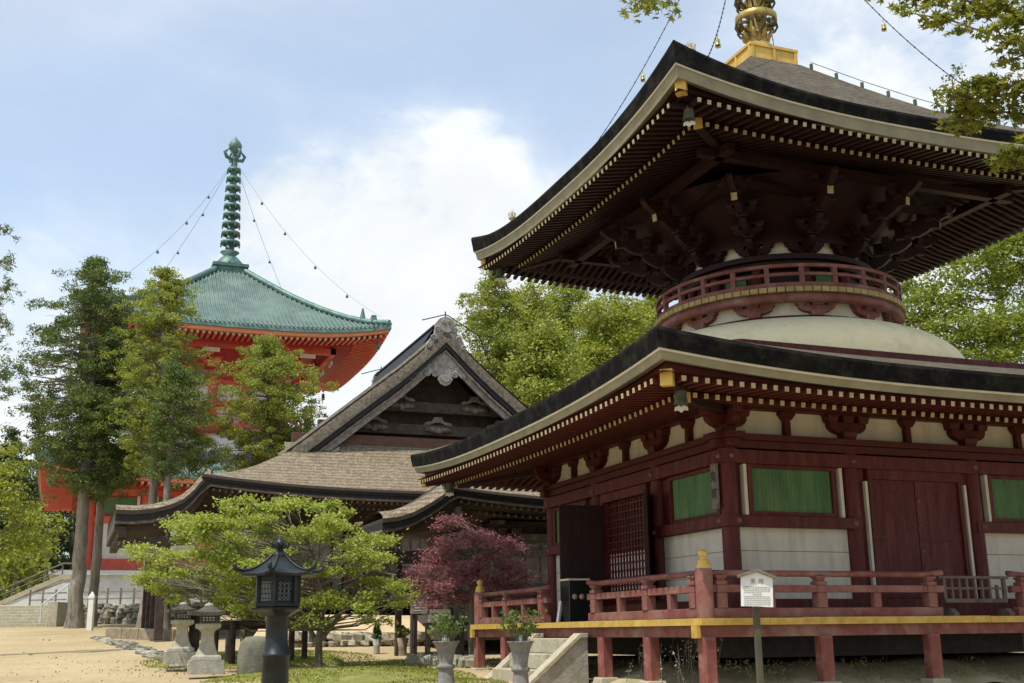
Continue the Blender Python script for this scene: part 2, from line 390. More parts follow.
# ------------------------------------------------------------------ ground
def sandmat():
    m = bpy.data.materials.new('packed sand'); m.use_nodes = True; t = m.node_tree; P = t.nodes['Principled BSDF']
    P.inputs['Roughness'].default_value = .95; P.inputs['Specular IOR Level'].default_value = .15
    co = t.nodes.new('ShaderNodeTexCoord')
    def nz(sc, de, ro=.6):
        n = t.nodes.new('ShaderNodeTexNoise'); n.inputs['Scale'].default_value = sc; n.inputs['Detail'].default_value = de; n.inputs['Roughness'].default_value = ro
        t.links.new(co.outputs['Object'], n.inputs['Vector']); return n.outputs['Fac']
    def rmp(f, a, b, ca, cb):
        r = t.nodes.new('ShaderNodeValToRGB'); r.color_ramp.elements[0].position = a; r.color_ramp.elements[1].position = b
        r.color_ramp.elements[0].color = (*ca, 1); r.color_ramp.elements[1].color = (*cb, 1); t.links.new(f, r.inputs['Fac']); return r.outputs[0]
    c1 = rmp(nz(.35, 6), .35, .65, (.37, .295, .17), (.46, .375, .225))
    c2 = rmp(nz(7, 9, .78), .3, .7, (.70, .69, .66), (1.12, 1.12, 1.12))
    k = t.nodes.new('ShaderNodeMix'); k.data_type = 'RGBA'; k.blend_type = 'MULTIPLY'; k.inputs['Factor'].default_value = 1
    t.links.new(c1, k.inputs['A']); t.links.new(c2, k.inputs['B'])
    # scuffed darker tracks and pebbly streaks
    f = nz(1.6, 8, .7)
    mr = t.nodes.new('ShaderNodeMapRange'); mr.inputs['From Min'].default_value = .55; mr.inputs['From Max'].default_value = .75; mr.inputs['To Max'].default_value = .5
    t.links.new(f, mr.inputs['Value'])
    k2 = t.nodes.new('ShaderNodeMix'); k2.data_type = 'RGBA'; k2.inputs['B'].default_value = (.29, .23, .14, 1)
    t.links.new(mr.outputs[0], k2.inputs['Factor']); t.links.new(k.outputs['Result'], k2.inputs['A'])
    t.links.new(k2.outputs['Result'], P.inputs['Base Color'])
    bp = t.nodes.new('ShaderNodeBump'); bp.inputs['Strength'].default_value = .5; bp.inputs['Distance'].default_value = .03
    t.links.new(nz(14, 8, .7), bp.inputs['Height']); t.links.new(bp.outputs[0], P.inputs['Normal'])
    return m
SAND = sandmat()
mb = MB()
Ds = [-60, -20, 0, 5, 7, 9, 11, 14, 18, 22, 26, 30, 33, 37, 42, 46, 50, 54, 57, 59, 61, 64, 69, 75, 90, 110, 135, 160, 200, 260, 330, 420, 600, 900]
Ls = [-700, -400, -250, -150, -100, -70, -50, -38, -30, -24, -20, -16, -13, -10, -7, -4, -1, 2, 5, 8, 12, 17, 24, 34, 50, 80, 130, 220, 400, 700]
rows = []
for D in Ds:
    row = []
    for L in Ls:
        p = dl(D, L); row.append((p[0], p[1], ground(p[0], p[1])+(.03*sin(L*.9+D*.5) if 10 < D < 60 else 0)))
    rows.append(row)
mb.grid(rows, 0, True)
tag(mb.build('ground', SAND), kind='structure')

MOSSM = mat('moss and short grass', (.22, .225, .04), (.10, .125, .022), 7, .95, .6, dirt=(.30, .25, .11), dirt_amt=.7, dirt_scale=1.1)
DRYG = mat('dry grassy earth', (.44, .37, .23), (.30, .26, .15), 6, .95, .6, dirt=(.14, .16, .05), dirt_amt=.7, dirt_scale=1.5)
def mound(name, D, L, rD, rL, h, m, seed=0, n=40):
    """a low swelling of moss with an uneven edge"""
    r = np.random.default_rng(seed); ph = r.uniform(0, 6, 5); mb = MB(); rows = []
    for i in range(9):
        q = i/8; row = []
        for k in range(n):
            a = 2*pi*k/n; e = 1+.18*sin(2*a+ph[0])+.12*sin(3*a+ph[1])+.07*sin(7*a+ph[2])
            p = dl(D+rD*q*e*cos(a), L+rL*q*e*sin(a)); z = ground(p[0], p[1])
            row.append((p[0], p[1], z+h*(1-q*q)**1.0+.012-(.06 if i == 8 else 0)+.015*sin(9*a+5*q)*(1-q)))
        rows.append(row)
    mb.grid(rows, 0, True, True)
    return tag(mb.build(name, m), kind='structure')
def lat_at(u, D): return lateral(*at(u, 600, D)[:2])
mound('moss_bank', 21.5, lat_at(345, 21.5), 3.2, 2.3, .16, MOSSM, 1)
mound('moss_bank', 28.5, lat_at(262, 28.5), 2.6, 2.6, .14, MOSSM, 2)
mound('moss_bank', 26.5, lat_at(455, 26.5), 1.2, 2.6, .05, DRYG, 3)
mound('moss_bank', 19.0, lat_at(420, 19), 1.9, 1.3, .05, DRYG, 4)

# earth mound under the pagoda
mb = MB(); rows = []
for h, z in ((4.75, .76), (4.45, .86), (4.0, 1.0), (3.6, 1.08), (3.0, 1.1), (.01, 1.1)):
    row = []
    for k in range(64):
        a = 2*pi*k/64; c, s_ = cos(a), sin(a); q = h/((abs(c)**6+abs(s_)**6)**(1/6))
        row.append((q*c+.05*sin(7*a), q*s_+.05*cos(5*a), z+.03*sin(11*a)+.02*sin(23*a)))
    rows.append(row)
mb.grid(rows, 0, True, True)
tag(mb.build('earth_mound', DRYG), kind='structure')
# ------------------------------------------------------------------ the near pagoda (two storeys, square below, round above)
PG = thing('pagoda', 'dark red two storey wooden pagoda with white dome and gold finial, close at the right', 'pagoda', (0, 0, .8))
SIDES = [0, pi/2, pi, 3*pi/2]            # side 0 faces -y (towards the camera's right), side 3 faces -x
def rotz(a):
    c, s_ = cos(a), sin(a)
    return lambda x, y, z: (x*c-y*s_, x*s_+y*c, z)
# side k: local frame with the face at y=-h; rotated by -90*k so that k=1 is the -x face
FACES = [rotz(0), rotz(-pi/2), rotz(pi), rotz(pi/2)]
d = 4.816
# deck
mb = MB()
n = 46
for i in range(n):
    x0, x1 = -d+.05+(2*d-.1)*i/n, -d+.05+(2*d-.1)*(i+1)/n
    mb.bx(x0+.002, x1-.002, -d+.05, d-.05, 1.665, 1.742+.002*(i % 3))
mb.build('deck_floor', FRED, PG)
for k, R in enumerate(FACES):
    mb = MB(); r = np.random.default_rng(k); x = -d if k % 2 == 0 else -d+.052
    end = d if k % 2 == 0 else d-.052
    while x < end-.01:
        x1 = min(end, x+r.uniform(.5, 1.4)); j = r.uniform(-.004, .004)
        p = [R(a, b2, z) for z in (1.651, 1.746+j) for a, b2 in ((x, -d+j), (x1-.003, -d+j), (x1-.003, -d+.05), (x, -d+.05))]
        mb.add(p, [(3, 2, 1, 0), (4, 5, 6, 7), (0, 1, 5, 4), (1, 2, 6, 5), (2, 3, 7, 6), (3, 0, 4, 7)]); x = x1
    mb.build('deck_edge', YEL, PG)
for k, R in enumerate(FACES):
    mb = MB(); e = d+.0 if k % 2 == 0 else d-.21
    mb.beam(R(-e+.0, -d+.16, 1.572), R(e, -d+.16, 1.572), .13, .155)
    ob = mb.build('deck_girder', FRED, PG)
for x, y in ((-d-.01, -d+.16), (d+.01, -d+.16), (-d-.01, d-.16), (d+.01, d-.16)):
    mb = MB(); sg = 1 if x > 0 else -1
    mb.bx(x-.02, x+.035, y-.078, y+.078, 1.485, 1.651-.003); mb.build('girder_end_plate', YEL, PG)
# posts under the deck, each on its base stone
post0 = None
PX = [-4.66, -2.796, -.932, .932, 2.796, 4.66]
PY = [-4.66, -3.05, -1.45, 1.45, 3.05, 4.66]
spots = [(x, -4.66) for x in PX]+[(-4.66, y) for y in PY[1:]]+[(4.66, y) for y in PY[1:]]+[(x, 4.66) for x in PX[1:-1]]
for x, y in spots:
    if post0 is None:
        mb = MB(); c = .1; e = .028
        prof = [(-c+e, -c), (c-e, -c), (c, -c+e), (c, c-e), (c-e, c), (-c+e, c), (-c, c-e), (-c, -c+e)]
        mb.prism(prof, lambda a, b2, t: (PXX+a, PYY+b2, .87+t), .626) if False else None
        mb.prism(prof, lambda a, b2, t: (a, b2, .87+t), .626)
        post0 = mb.build('deck_post', PRED, PG)
        sb = MB(); sb.box((0, 0, .80), (.36, .34, .16), 0, taper=.85); base0 = sb.build('base_stone', STONEL, PG, .02)
        post0.location = base0.location = (0, 0, 0)
        base0.parent = post0; base0.location = (0, 0, 0); WORLD[base0.name] = WORLD[PG.name]
        post0.location = (x, y, 0)
    else:
        c_ = part_copy(post0, (x, y, 0)); b_ = base0.copy(); COL.objects.link(b_); b_.parent = c_
# mid floor supports
for x, y in [(a, b2) for a in (-3.45, -1.215, 1.215, 3.45) for b2 in (-3.45, -1.215, 1.215, 3.45)]:
    mb = MB(); mb.box((x, y, 1.45), (.22, .22, .5)); mb.build('floor_post', DRED, PG)
mb = MB(); mb.bx(-3.7, 3.7, -3.7, 3.7, 1.19, 1.5); mb.build('under_floor_shade', IRON, PG)  # shade under the deck painted as a solid black block
# railing
def rail_run(R, a, b2, y=-4.65, ends=(0, 0), first=False):
    """one stretch of railing along a side: foot rail, middle rail, round top rail, posts, struts"""
    w = b2-a; e0, e1 = ends
    mb = MB(); mb.beam(R(a-.03*e0, y, 1.812), R(b2+.03*e1, y, 1.812), .13, .13); r_ = mb.build('foot_rail', FRED, PG, .008)
    mb = MB(); mb.beam(R(a-.1*e0, y, 2.138), R(b2+.1*e1, y, 2.138), .10, .10); mb.build('middle_rail', FRED, PG, .008)
    pts = []
    for i in range(13):
        q = a-.12*e0+(w+.12*(e0+e1))*i/12; z = 2.345
        if e0 and i == 0: z += .03
        if e1 and i == 12: z += .03
        pts.append(R(q, y, z))
    mb = MB(); mb.tube(pts, .043, 8); mb.build('top_rail', FRED, PG)
RPOST = None
def rail_post(R, x, y=-4.65):
    global RPOST
    X, Y, _ = R(x, y, 0)
    if RPOST is None:
        mb = MB(); mb.box((0, 0, 1.98), (.16, .16, .205)); mb.box((0, 0, 2.215), (.17, .17, .055)); mb.box((0, 0, 2.265), (.11, .11, .05), taper=1.3); mb.box((0, 0, 2.30), (.17, .17, .03))
        mb.box((0, 0, 2.135), (.145, .145, .104))
        RPOST = mb.build('rail_post', FRED, PG, .01); RPOST.location = (X, Y, 0)
    else: part_copy(RPOST, (X, Y, 0))
RSTRUT = None
def rail_strut(R, x, y=-4.65):
    global RSTRUT
    X, Y, _ = R(x, y, 0)
    if RSTRUT is None:
        mb = MB(); mb.box((0, 0, 1.98), (.12, .10, .208)); RSTRUT = mb.build('rail_strut', FRED, PG, .006); RSTRUT.location = (X, Y, 0)
    else: part_copy(RSTRUT, (X, Y, 0))
def side_rail(R, gap):
    runs = [(-4.6, gap[0], (0, 1)), (gap[1], 4.6, (1, 0))] if gap else [(-4.6, 4.6, (0, 0))]
    for a, b2, e in runs: rail_run(R, a, b2, ends=e)
side_rail(FACES[0], (-.74, .74)); side_rail(FACES[1], (-.98, .98)); side_rail(FACES[2], None); side_rail(FACES[3], None)
for k, R in enumerate(FACES):
    g = {0: (-.88, .88), 1: (-1.15, 1.15), 2: (-.93, .93), 3: (-.93, .93)}[k]
    ps = [-2.80, g[0], g[1], 2.80] if k != 1 else [-3.0, g[0], g[1], 3.0]
    for x in ps: rail_post(R, x)
    q = [-4.45]+ps[:2]
    for s_ in (-1, 1):
        for i in range(2):
            m_ = (q[i]+q[i+1])/2; rail_strut(R, s_*m_)
            if k == 1 and i == 0: pass
    for s_ in (-1, 1): rail_post(R, s_*4.42)
CP0 = None
for x, y in ((-4.65, -4.65), (4.65, -4.65), (-4.65, 4.65), (4.65, 4.65)):
    if CP0 is None:
        mb = MB(); mb.lathe([(.122, 1.742), (.122, 2.36), (.11, 2.405)], n=20); CP0 = mb.build('corner_post', FRED, PG)
        mb = MB(); mb.lathe([(.095, 2.40), (.102, 2.45), (.085, 2.462), (.088, 2.51), (.07, 2.522), (.045, 2.545), (.047, 2.56), (.07, 2.595), (.065, 2.63), (.035, 2.652), (0.0, 2.67)], n=18, cap=False); CAP0 = mb.build('onion_cap', GOLDP, PG)
        CAP0.parent = CP0; CP0.location = (x, y, 0)
    else:
        c_ = part_copy(CP0, (x, y, 0)); k_ = CAP0.copy(); COL.objects.link(k_); k_.parent = c_
# walls
w = 3.45; bb = 1.215
col0 = None
for x, y in [(a, -w) for a in (-w, -bb, bb, w)]+[(a, w) for a in (-w, -bb, bb, w)]+[(-w, -bb), (-w, bb), (w, -bb), (w, bb)]:
    if col0 is None:
        mb = MB(); mb.lathe([(.135, 1.742), (.135, 4.40)], n=20); col0 = mb.build('column', WRED, PG); col0.location = (x, y, 0)
    else: part_copy(col0, (x, y, 0))
def pbox(mb, R, x0, x1, y0, y1, z0, z1, m=0):
    p = [R(a, b2, z) for z in (z0, z1) for a, b2 in ((x0, y0), (x1, y0), (x1, y1), (x0, y1))]
    mb.add(p, [(3, 2, 1, 0), (4, 5, 6, 7), (0, 1, 5, 4), (1, 2, 6, 5), (2, 3, 7, 6), (3, 0, 4, 7)], m)
for k, R in enumerate(FACES):
    j = -.004 if k % 2 == 0 else .004
    f = -w
    mb = MB(); pbox(mb, R, -w-.13-j, w+.13+j, f-.13, f+.1, 1.752+j, 2.03+j); mb.build('ground_sill', WRED, PG, .006)
    for s_ in (-1, 1):
        mb = MB(); pbox(mb, R, min(s_*(w+.15+j), s_*(bb-.07)), max(s_*(w+.15+j), s_*(bb-.07)), f-.15, f+.1, 3.10+j, 3.27+j); mb.build('waist_rail', WRED, PG, .006)
    mb = MB(); pbox(mb, R, -w-.15-j, w+.15+j, f-.15, f+.1, 4.06+j, 4.27+j); mb.build('lintel_rail', WRED, PG, .006)
    mb = MB(); pbox(mb, R, -w-.25-j, w+.25+j, f-.11, f+.1, 4.30+j, 4.42+j); pbox(mb, R, -w-.3-j, w+.3+j, f-.17, f+.17, 4.425+j, 4.52+j); mb.build('head_beam', LRED, PG, .006)
    mb = MB(); pbox(mb, R, -w, w, f+.06, f+.1, 4.52, 5.0); mb.build('frieze_panel', PLAS, PG)
    # side bays: white boards below, green slatted window above
    for s_ in (-1, 1):
        a, b2 = (-w+.12, -bb-.12) if s_ < 0 else (bb+.12, w-.12)
        mb = MB()
        for i in range(3):
            z0 = 2.03+i*(1.07/3); pbox(mb, R, a, b2, f-.01, f+.06, z0+.004, z0+1.07/3-.004)
        mb.build('board_panel', PLANKW, PG)
        mb = MB(); pbox(mb, R, a, b2, f+.0, f+.08, 3.27, 4.06); mb.build('window_wall', WRED, PG)
        c0, c1 = (-3.06, -1.60) if s_ < 0 else (1.60, 3.06)
        if k == 1: c0, c1 = c0+s_*.15, c1+s_*.15
        mb = MB(); fw = .075
        for q in ((c0-fw, c1+fw, 3.27+.006, 3.34), (c0-fw, c1+fw, 4.0, 4.055), (c0-fw, c0, 3.34, 4.0), (c1, c1+fw, 3.34, 4.0)):
            pbox(mb, R, q[0], q[1], f-.07, f-.002, q[2], q[3])
        win = mb.build('window', WRED, PG)
        mb = MB(); ns = 22
        for i in range(ns):
            x0 = c0+(c1-c0)*i/ns; x1 = c0+(c1-c0)*(i+1)/ns
            p = [R((x0+x1)/2, f-.034, 3.34), R(x1, f-.02, 3.34), R(x0, f-.02, 3.34)]
            q = [R((x0+x1)/2, f-.034, 4.0), R(x1, f-.02, 4.0), R(x0, f-.02, 4.0)]
            mb.add(p+q, [(0, 1, 4, 3), (1, 2, 5, 4), (2, 0, 3, 5)])
        g = mb.build('slatted_shutter', GREEN, PG); g.parent = win
        for xs in ((c0-.145, c1+.145) if k != 1 else ()):
            mb = MB(); pbox(mb, R, xs-.028, xs+.028, f-.105, f-.003, 3.275, 4.05); mb.build('pale_jamb', STRIP, PG)
    # plank doors in the middle bay
    mb = MB()
    for s_ in (-1, 1):
        pbox(mb, R, s_*.93 if s_ < 0 else .86, -.86 if s_ < 0 else .93, f-.1, f+.06, 2.03, 4.06)
        pbox(mb, R, -bb+.1 if s_ < 0 else .97, -.97 if s_ < 0 else bb-.1, f-.04, f+.04, 2.03, 4.06)
    pbox(mb, R, -.86, .86, f-.1, f+.05, 3.90, 4.06)
    mb.build('door_frame', WRED, PG, .005)
    for s_ in ((-1, 1) if k != 1 else ()):
        mb = MB(); pbox(mb, R, s_*.985-.022, s_*.985+.022, f-.115, f-.045, 2.03, 3.86); mb.build('pale_jamb', STRIP, PG)
    if k != 1:
        for s_ in (-1, 1):
            mb = MB()
            for i in range(4):
                a = s_*(.008+.213*i); b2 = s_*(.008+.213*(i+1)-.004); pbox(mb, R, min(a, b2), max(a, b2), f-.05, f+.0, 2.035, 3.9)
            for z in (2.12, 3.0, 3.78): pbox(mb, R, min(s_*.01, s_*.85), max(s_*.01, s_*.85), f-.062, f-.05, z-.05, z+.05)
            dr = mb.build('plank_door', WRED, PG)
            mb = MB()
            for z in ((2.35, 2.78, 3.2, 3.6) if s_ > 0 else ()):
                c = R(s_*.06, f-.06, z); mb.lathe([(.03, -.006), (.026, .012), (.0, .022)], (0, 0, 0), 10, 0)
                o = len(mb.v)-30
                for q in range(o, len(mb.v)):
                    X, Y, Z = mb.v[q]; a = R(X+s_*.06, f-.06-Z, z+Y); mb.v[q] = a
            if s_ > 0: nb = mb.build('door_stud', NAIL, PG); nb.parent = dr
    # nail covers on the rails
    for xn, zn in ((-w, 4.17), (-bb, 4.17), (bb, 4.17), (w, 4.17), (-w+.07, 3.185), (-bb-.05, 3.185), (bb+.05, 3.185), (w-.07, 3.185)):
        mb = MB(); mb.lathe([(.045, 0), (.04, .014), (.018, .02), (.014, .034), (0, .038)], (0, 0, 0), 12, 0, cap=False)
        mb.v = [R(X+xn, f-.15-Z, zn+Y) for X, Y, Z in mb.v]; mb.build('nail_cover', NAIL, PG)
# the open door on the -x face: leaves swung out, lattice behind
R = FACES[1]; f = -w
for hx, dirx, diry in ((-.86, -.16, -1.0), (.86, .86, -.42)):
    # FACES[1] maps local x to -world y
    L_ = .83; dv = np.array([dirx, diry]); dv /= np.linalg.norm(dv); nv = np.array([-dv[1], dv[0]])
    mb = MB()
    for i in range(4):
        a = np.array([hx, f-.1])+dv*(.208*i); b2 = np.array([hx, f-.1])+dv*(.208*(i+1)-.004)
        p = [R(*(q+nv*t), z) for z in (2.05, 3.86) for q, t in ((a, -.025), (b2, -.025), (b2, .025), (a, .025))]
        mb.add(p, [(3, 2, 1, 0), (4, 5, 6, 7), (0, 1, 5, 4), (1, 2, 6, 5), (2, 3, 7, 6), (3, 0, 4, 7)])
    mb.build('plank_door', DRED, PG)
mb = MB()
pbox(mb, R, -.86, .86, f+.06, f+.1, 2.03, 3.9); ib = mb.build('dark_interior', DARKW, PG)
mb = MB()
for i in range(15): pbox(mb, R, -.84+.12*i-.012, -.84+.12*i+.012, f-.0, f+.03, 2.05, 3.88)
for i in range(14): pbox(mb, R, -.85, .85, f-.004, f+.026, 2.12+.13*i-.012, 2.12+.13*i+.012)
mb.build('lattice_door', WRED, PG)
mb = MB(); pbox(mb, R, -.84, .84, f+.035, f+.055, 2.3, 2.95); mb.build('lattice_paper', PAPER, PG)
# name board on the corner column
mb = MB(); pbox(mb, R, 3.32, 3.48, f-.22, f-.18, 3.36, 4.05); nbd = mb.build('name_board', OLDW, PG)
for i, ch in enumerate('東塔'):
    mb = MB(); text_mesh(mb, ch, lambda a, b2, i=i: R(3.40+a, f-.224, 3.84-.26*i+b2), .17)
    lt = mb.build('character', INK, PG); lt.parent = nbd

# ---- bracket sets
def bracket(mb, fn, wd, ht, dp, m=0):
    """bearing block, curved arm and three small blocks, seen from the front: fn(a along, b out, z)"""
    def bxx(x0, x1, y0, y1, z0, z1, tp=0.):
        p = [fn(x0+tp, y0+tp, z0), fn(x1-tp, y0+tp, z0), fn(x1-tp, y1-tp, z0), fn(x0+tp, y1-tp, z0), fn(x0, y0, z1), fn(x1, y0, z1), fn(x1, y1, z1), fn(x0, y1, z1)]
        mb.add(p, [(3, 2, 1, 0), (4, 5, 6, 7), (0, 1, 5, 4), (1, 2, 6, 5), (2, 3, 7, 6), (3, 0, 4, 7)], m)
    bxx(-.17*wd, .17*wd, -dp, dp, 0, .28*ht, .04*wd)
    arm = [(-.17, .20), (.17, .20), (.30, .27), (.38, .38), (.42, .50), (.42, .64), (-.42, .64), (-.42, .50), (-.38, .38), (-.30, .27)]
    mb.prism([(a*wd, z*ht) for a, z in arm], lambda a, z, t: fn(a, -dp*.6+t, z), dp*1.2, m)
    for x in (-.36, 0, .36): bxx((x-.13)*wd, (x+.13)*wd, -dp*.85, dp*.85, .645*ht, .9*ht, .025*wd)
    bxx(-.52*wd, .52*wd, -dp*.6, dp*.6, .9*ht, 1.06*ht)
for k, R in enumerate(FACES):
    f = -w
    for x in ((-w, -bb, bb, w) if k % 2 == 0 else (-bb, bb)):
        mb = MB(); bracket(mb, lambda a, b2, z, x=x: R(x+a, f+b2-.02, 4.525+z), .82, .42, .12)
        if abs(x) > 3:
            bracket(mb, lambda a, b2, z, x=x: R(x+b2, f+a-.02, 4.5265+z), .82, .42, .118)
        mb.build('bracket', LRED, PG)
    for x in (-(w+bb)/2, 0, (w+bb)/2):
        mb = MB(); pbox(mb, R, x-.05, x+.05, f-.05, f+.05, 4.525, 4.79)
        p = [(-.06, 0), (.06, 0), (.13, .09), (.13, .12), (-.13, .12), (-.13, .09)]
        mb.prism(p, lambda a, z, t, x=x: R(x+a, f-.09+t, 4.79+z), .18); mb.build('frieze_strut', LRED, PG)
    mb = MB(); e = w+.75 if k % 2 == 0 else w+.745; mb.beam(R(-e, f-.02, 4.985), R(e, f-.02, 4.985), .17, .13); mb.build('eave_purlin', LRED, PG)

# ---- eaves and roofs
def eave_z(x, E, zm, lift, pw): return zm+lift*min(1.15, abs(x)/E)**pw
ALLR = []       # rafters, cut later into the hundred nearest and the rest
def rafters(E, sp, zin, zmid, zout, win, emid, eout, lift, pw, sz):
    """two rows: base rafters from the wall to emid, flying rafters from there to eout"""
    n = int(2*(E-.22)/sp)
    for k, R in enumerate(FACES):
        for i in range(n+1):
            x = -(n*sp)/2+i*sp
            lf = lift*(abs(x)/E)**pw
            a0 = max(win, abs(x)+.06)
            if a0 < emid-.1:
                q = (a0-win)/(emid-win)
                ALLR.append((R(x, -a0, zin+(zmid-zin)*q+lf*.7*q), R(x, -emid, zmid+lf*.8), sz[0], sz[1], E))
            a1 = max(emid-.3, abs(x)+.06)
            if a1 < eout-.08 and abs(x) < eout-.27:
                zf = zout+(zmid+.1-zout)*(eout-a1)/(eout-emid)
                ALLR.append((R(x, -a1, zf+lf*.9), R(x, -eout, zout+lf), sz[0], sz[1], E))
def roof(E, zb, lift, pw, thick, bbm, bbl, wbm, wbl, nm, hs, topm, ins=.13):
    """concave square roof: bark slope, thick cut edge, cream board, per side its own pieces"""
    S_ = np.linspace(-1, 1, 33)
    for k, R in enumerate(FACES):
        mb = MB(); rows = []
        for h in hs:
            tt = (E-h)/(E-hs[-1]); row = []
            for s_ in S_: row.append(R(s_*h, -h, np.interp(h, [a for a, _ in zb], [z for _, z in zb])+lift*abs(s_)**pw*(h/E)**3))
            rows.append(row)
        mb.grid(rows, 0, True); mb.build(nm+'_slope', topm, PG)
        mb = MB()
        zt = lambda s_: np.interp(E, [a for a, _ in zb], [z for _, z in zb])+lift*abs(s_)**pw
        r0 = [R(s_*E, -E, zt(s_)) for s_ in S_]
        r1 = [R(s_*(E+.012), -E-.012, zt(s_)-.05) for s_ in S_]
        r2 = [R(s_*(E-.03), -E+.03, bbm+bbl*abs(s_)**2.6) for s_ in S_]
        r3 = [R(s_*(E-.5), -E+.5, bbm+.06+bbl*abs(s_)**2.6) for s_ in S_]
        mb.grid([r0, r1, r2, r3], 0, False); mb.build('bark_edge', BARKE, PG)
        mb = MB()
        r1 = [R(s_*(E-.04), -E+.04, bbm+.015+bbl*abs(s_)**2.6) for s_ in S_]
        r2 = [R(s_*(E-.04), -E+.04, bbm-.028+bbl*abs(s_)**2.6) for s_ in S_]
        r2b = [R(s_*(E-.065), -E+.065, bbm-.03+bbl*abs(s_)**2.6) for s_ in S_]
        r3 = [R(s_*(E-.10), -E+.10, wbm+wbl*abs(s_)**2.6) for s_ in S_]
        r4 = [R(s_*(E-.22), -E+.22, wbm+.005+wbl*abs(s_)**2.6) for s_ in S_]
        mb.grid([r2b, r3, r4], 0, False); mb.build('fascia_board', CREAM, PG)
        mb = MB(); mb.grid([r1, r2, r2b], 0, False); mb.build('pale_edge_strip', STRIP, PG)
def soffit(E, zin, win, zmid, emid, zout, lift, pw, wbm, wbl):
    S_ = np.linspace(-1, 1, 25)
    for k, R in enumerate(FACES):
        rows = []
        for h, z, q in ((win, zin, 0.), (emid, zmid, .8), (emid+.001, zmid+.1, .9), (E-.1, zout, 1.)):
            rows.append([R(s_*h, -h, z+.075+lift*q*abs(s_)**pw) for s_ in S_])
        mb = MB(); mb.grid(rows, 0, False)
        # the board that ends the base rafters
        e = emid-.03
        rr = [[R(s_*e, -e, zmid+.055+dz+lift*.8*abs(s_)**pw) for s_ in S_] for dz in (0, .07)]
        mb.grid(rr, 0, False)
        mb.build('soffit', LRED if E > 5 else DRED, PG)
        mb = MB(); e = E-.25
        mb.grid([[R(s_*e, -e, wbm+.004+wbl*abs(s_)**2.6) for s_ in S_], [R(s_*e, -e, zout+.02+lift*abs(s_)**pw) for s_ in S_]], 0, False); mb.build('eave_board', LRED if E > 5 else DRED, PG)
# lower roof
E1 = 5.844
zb1 = [(3.1, 5.99), (3.5, 5.93), (4.0, 5.80), (5.0, 5.48), (5.844, 5.19)]
roof(E1, zb1, .25, 2.8, .2, 4.915, .245, 4.785, .238, 'lower_roof', [5.844, 5.6, 5.2, 4.8, 4.4, 4.0, 3.6, 3.1], BARK)
L1, P1 = .10, 2.2
rafters(E1, .175, 5.0, 4.66, 4.70, 3.45, 5.10, 5.74, L1, P1, (.068, .07))
soffit(E1, 5.0, 3.35, 4.66, 5.10, 4.70, L1, P1, 4.785, .238)
# upper roof
E2 = 4.77
zb2 = [(.6, 12.9), (1.43, 12.12), (2.27, 11.36), (3.1, 10.70), (3.94, 10.14), (4.4, 9.90), (4.77, 9.77)]
roof(E2, zb2, .54, 3, .25, 9.555, .40, 9.35, .40, 'upper_roof', [4.77, 4.5, 4.1, 3.7, 3.3, 2.8, 2.3, 1.8, 1.3, .9, .6], BARK)
L2, P2 = .20, 2.6
rafters(E2, .172, 9.78, 9.31, 9.29, 2.5, 4.0, 4.65, L2, P2, (.068, .07))
soffit(E2, 9.80, 1.6, 9.31, 4.0, 9.29, L2, P2, 9.35, .40)
ALLR.sort(key=lambda r: np.linalg.norm(np.array(r[1])-CP))
for p0, p1, a, h, e_ in ALLR[:100]:
    mb = MB(); mb.beam(p0, p1, a, h, 0, 1); mb.build('rafter', [LRED if e_ > 5 else DRED, TIP], PG)
mb = MB()
for p0, p1, a, h, e_ in ALLR[100:]: mb.beam(p0, p1, a, h, 2 if e_ > 5 else 0, 1)
tag(mb.build('remaining_rafters', [DRED, TIP, LRED], PG), kind='stuff')
# hip rafters with gilded ends, corner bells
def bell_mesh(mb, c, r, m=0, m2=1):
    mb.lathe([(.0, r*1.55), (.5*r, r*1.5), (.78*r, r*1.2), (.82*r, .5*r), (.98*r, -.9*r), (1.06*r, -1.0*r), (.9*r, -.98*r), (.7*r, .8*r)], c, 14, m, cap=False)
    mb.tube([(c[0], c[1], c[2]+1.5*r), (c[0], c[1], c[2]+2.6*r)], r*.1, 6, m)
    mb.tube([(c[0], c[1], c[2]-.2*r), (c[0], c[1], c[2]-1.5*r)], r*.08, 6, m)
    # the flat wind clapper with scalloped outline
    pl = [(-.9, -1.4), (-.3, -1.2), (0, -1.45), (.3, -1.2), (.9, -1.4), (1.0, -2.0), (.45, -1.9), (0, -2.25), (-.45, -1.9), (-1.0, -2.0)]
    mb.prism([(a*r, z*r) for a, z in pl], lambda a, z, t: (c[0]+a*.8, c[1]-a*.55-.006+t, c[2]+z), .012, m2)
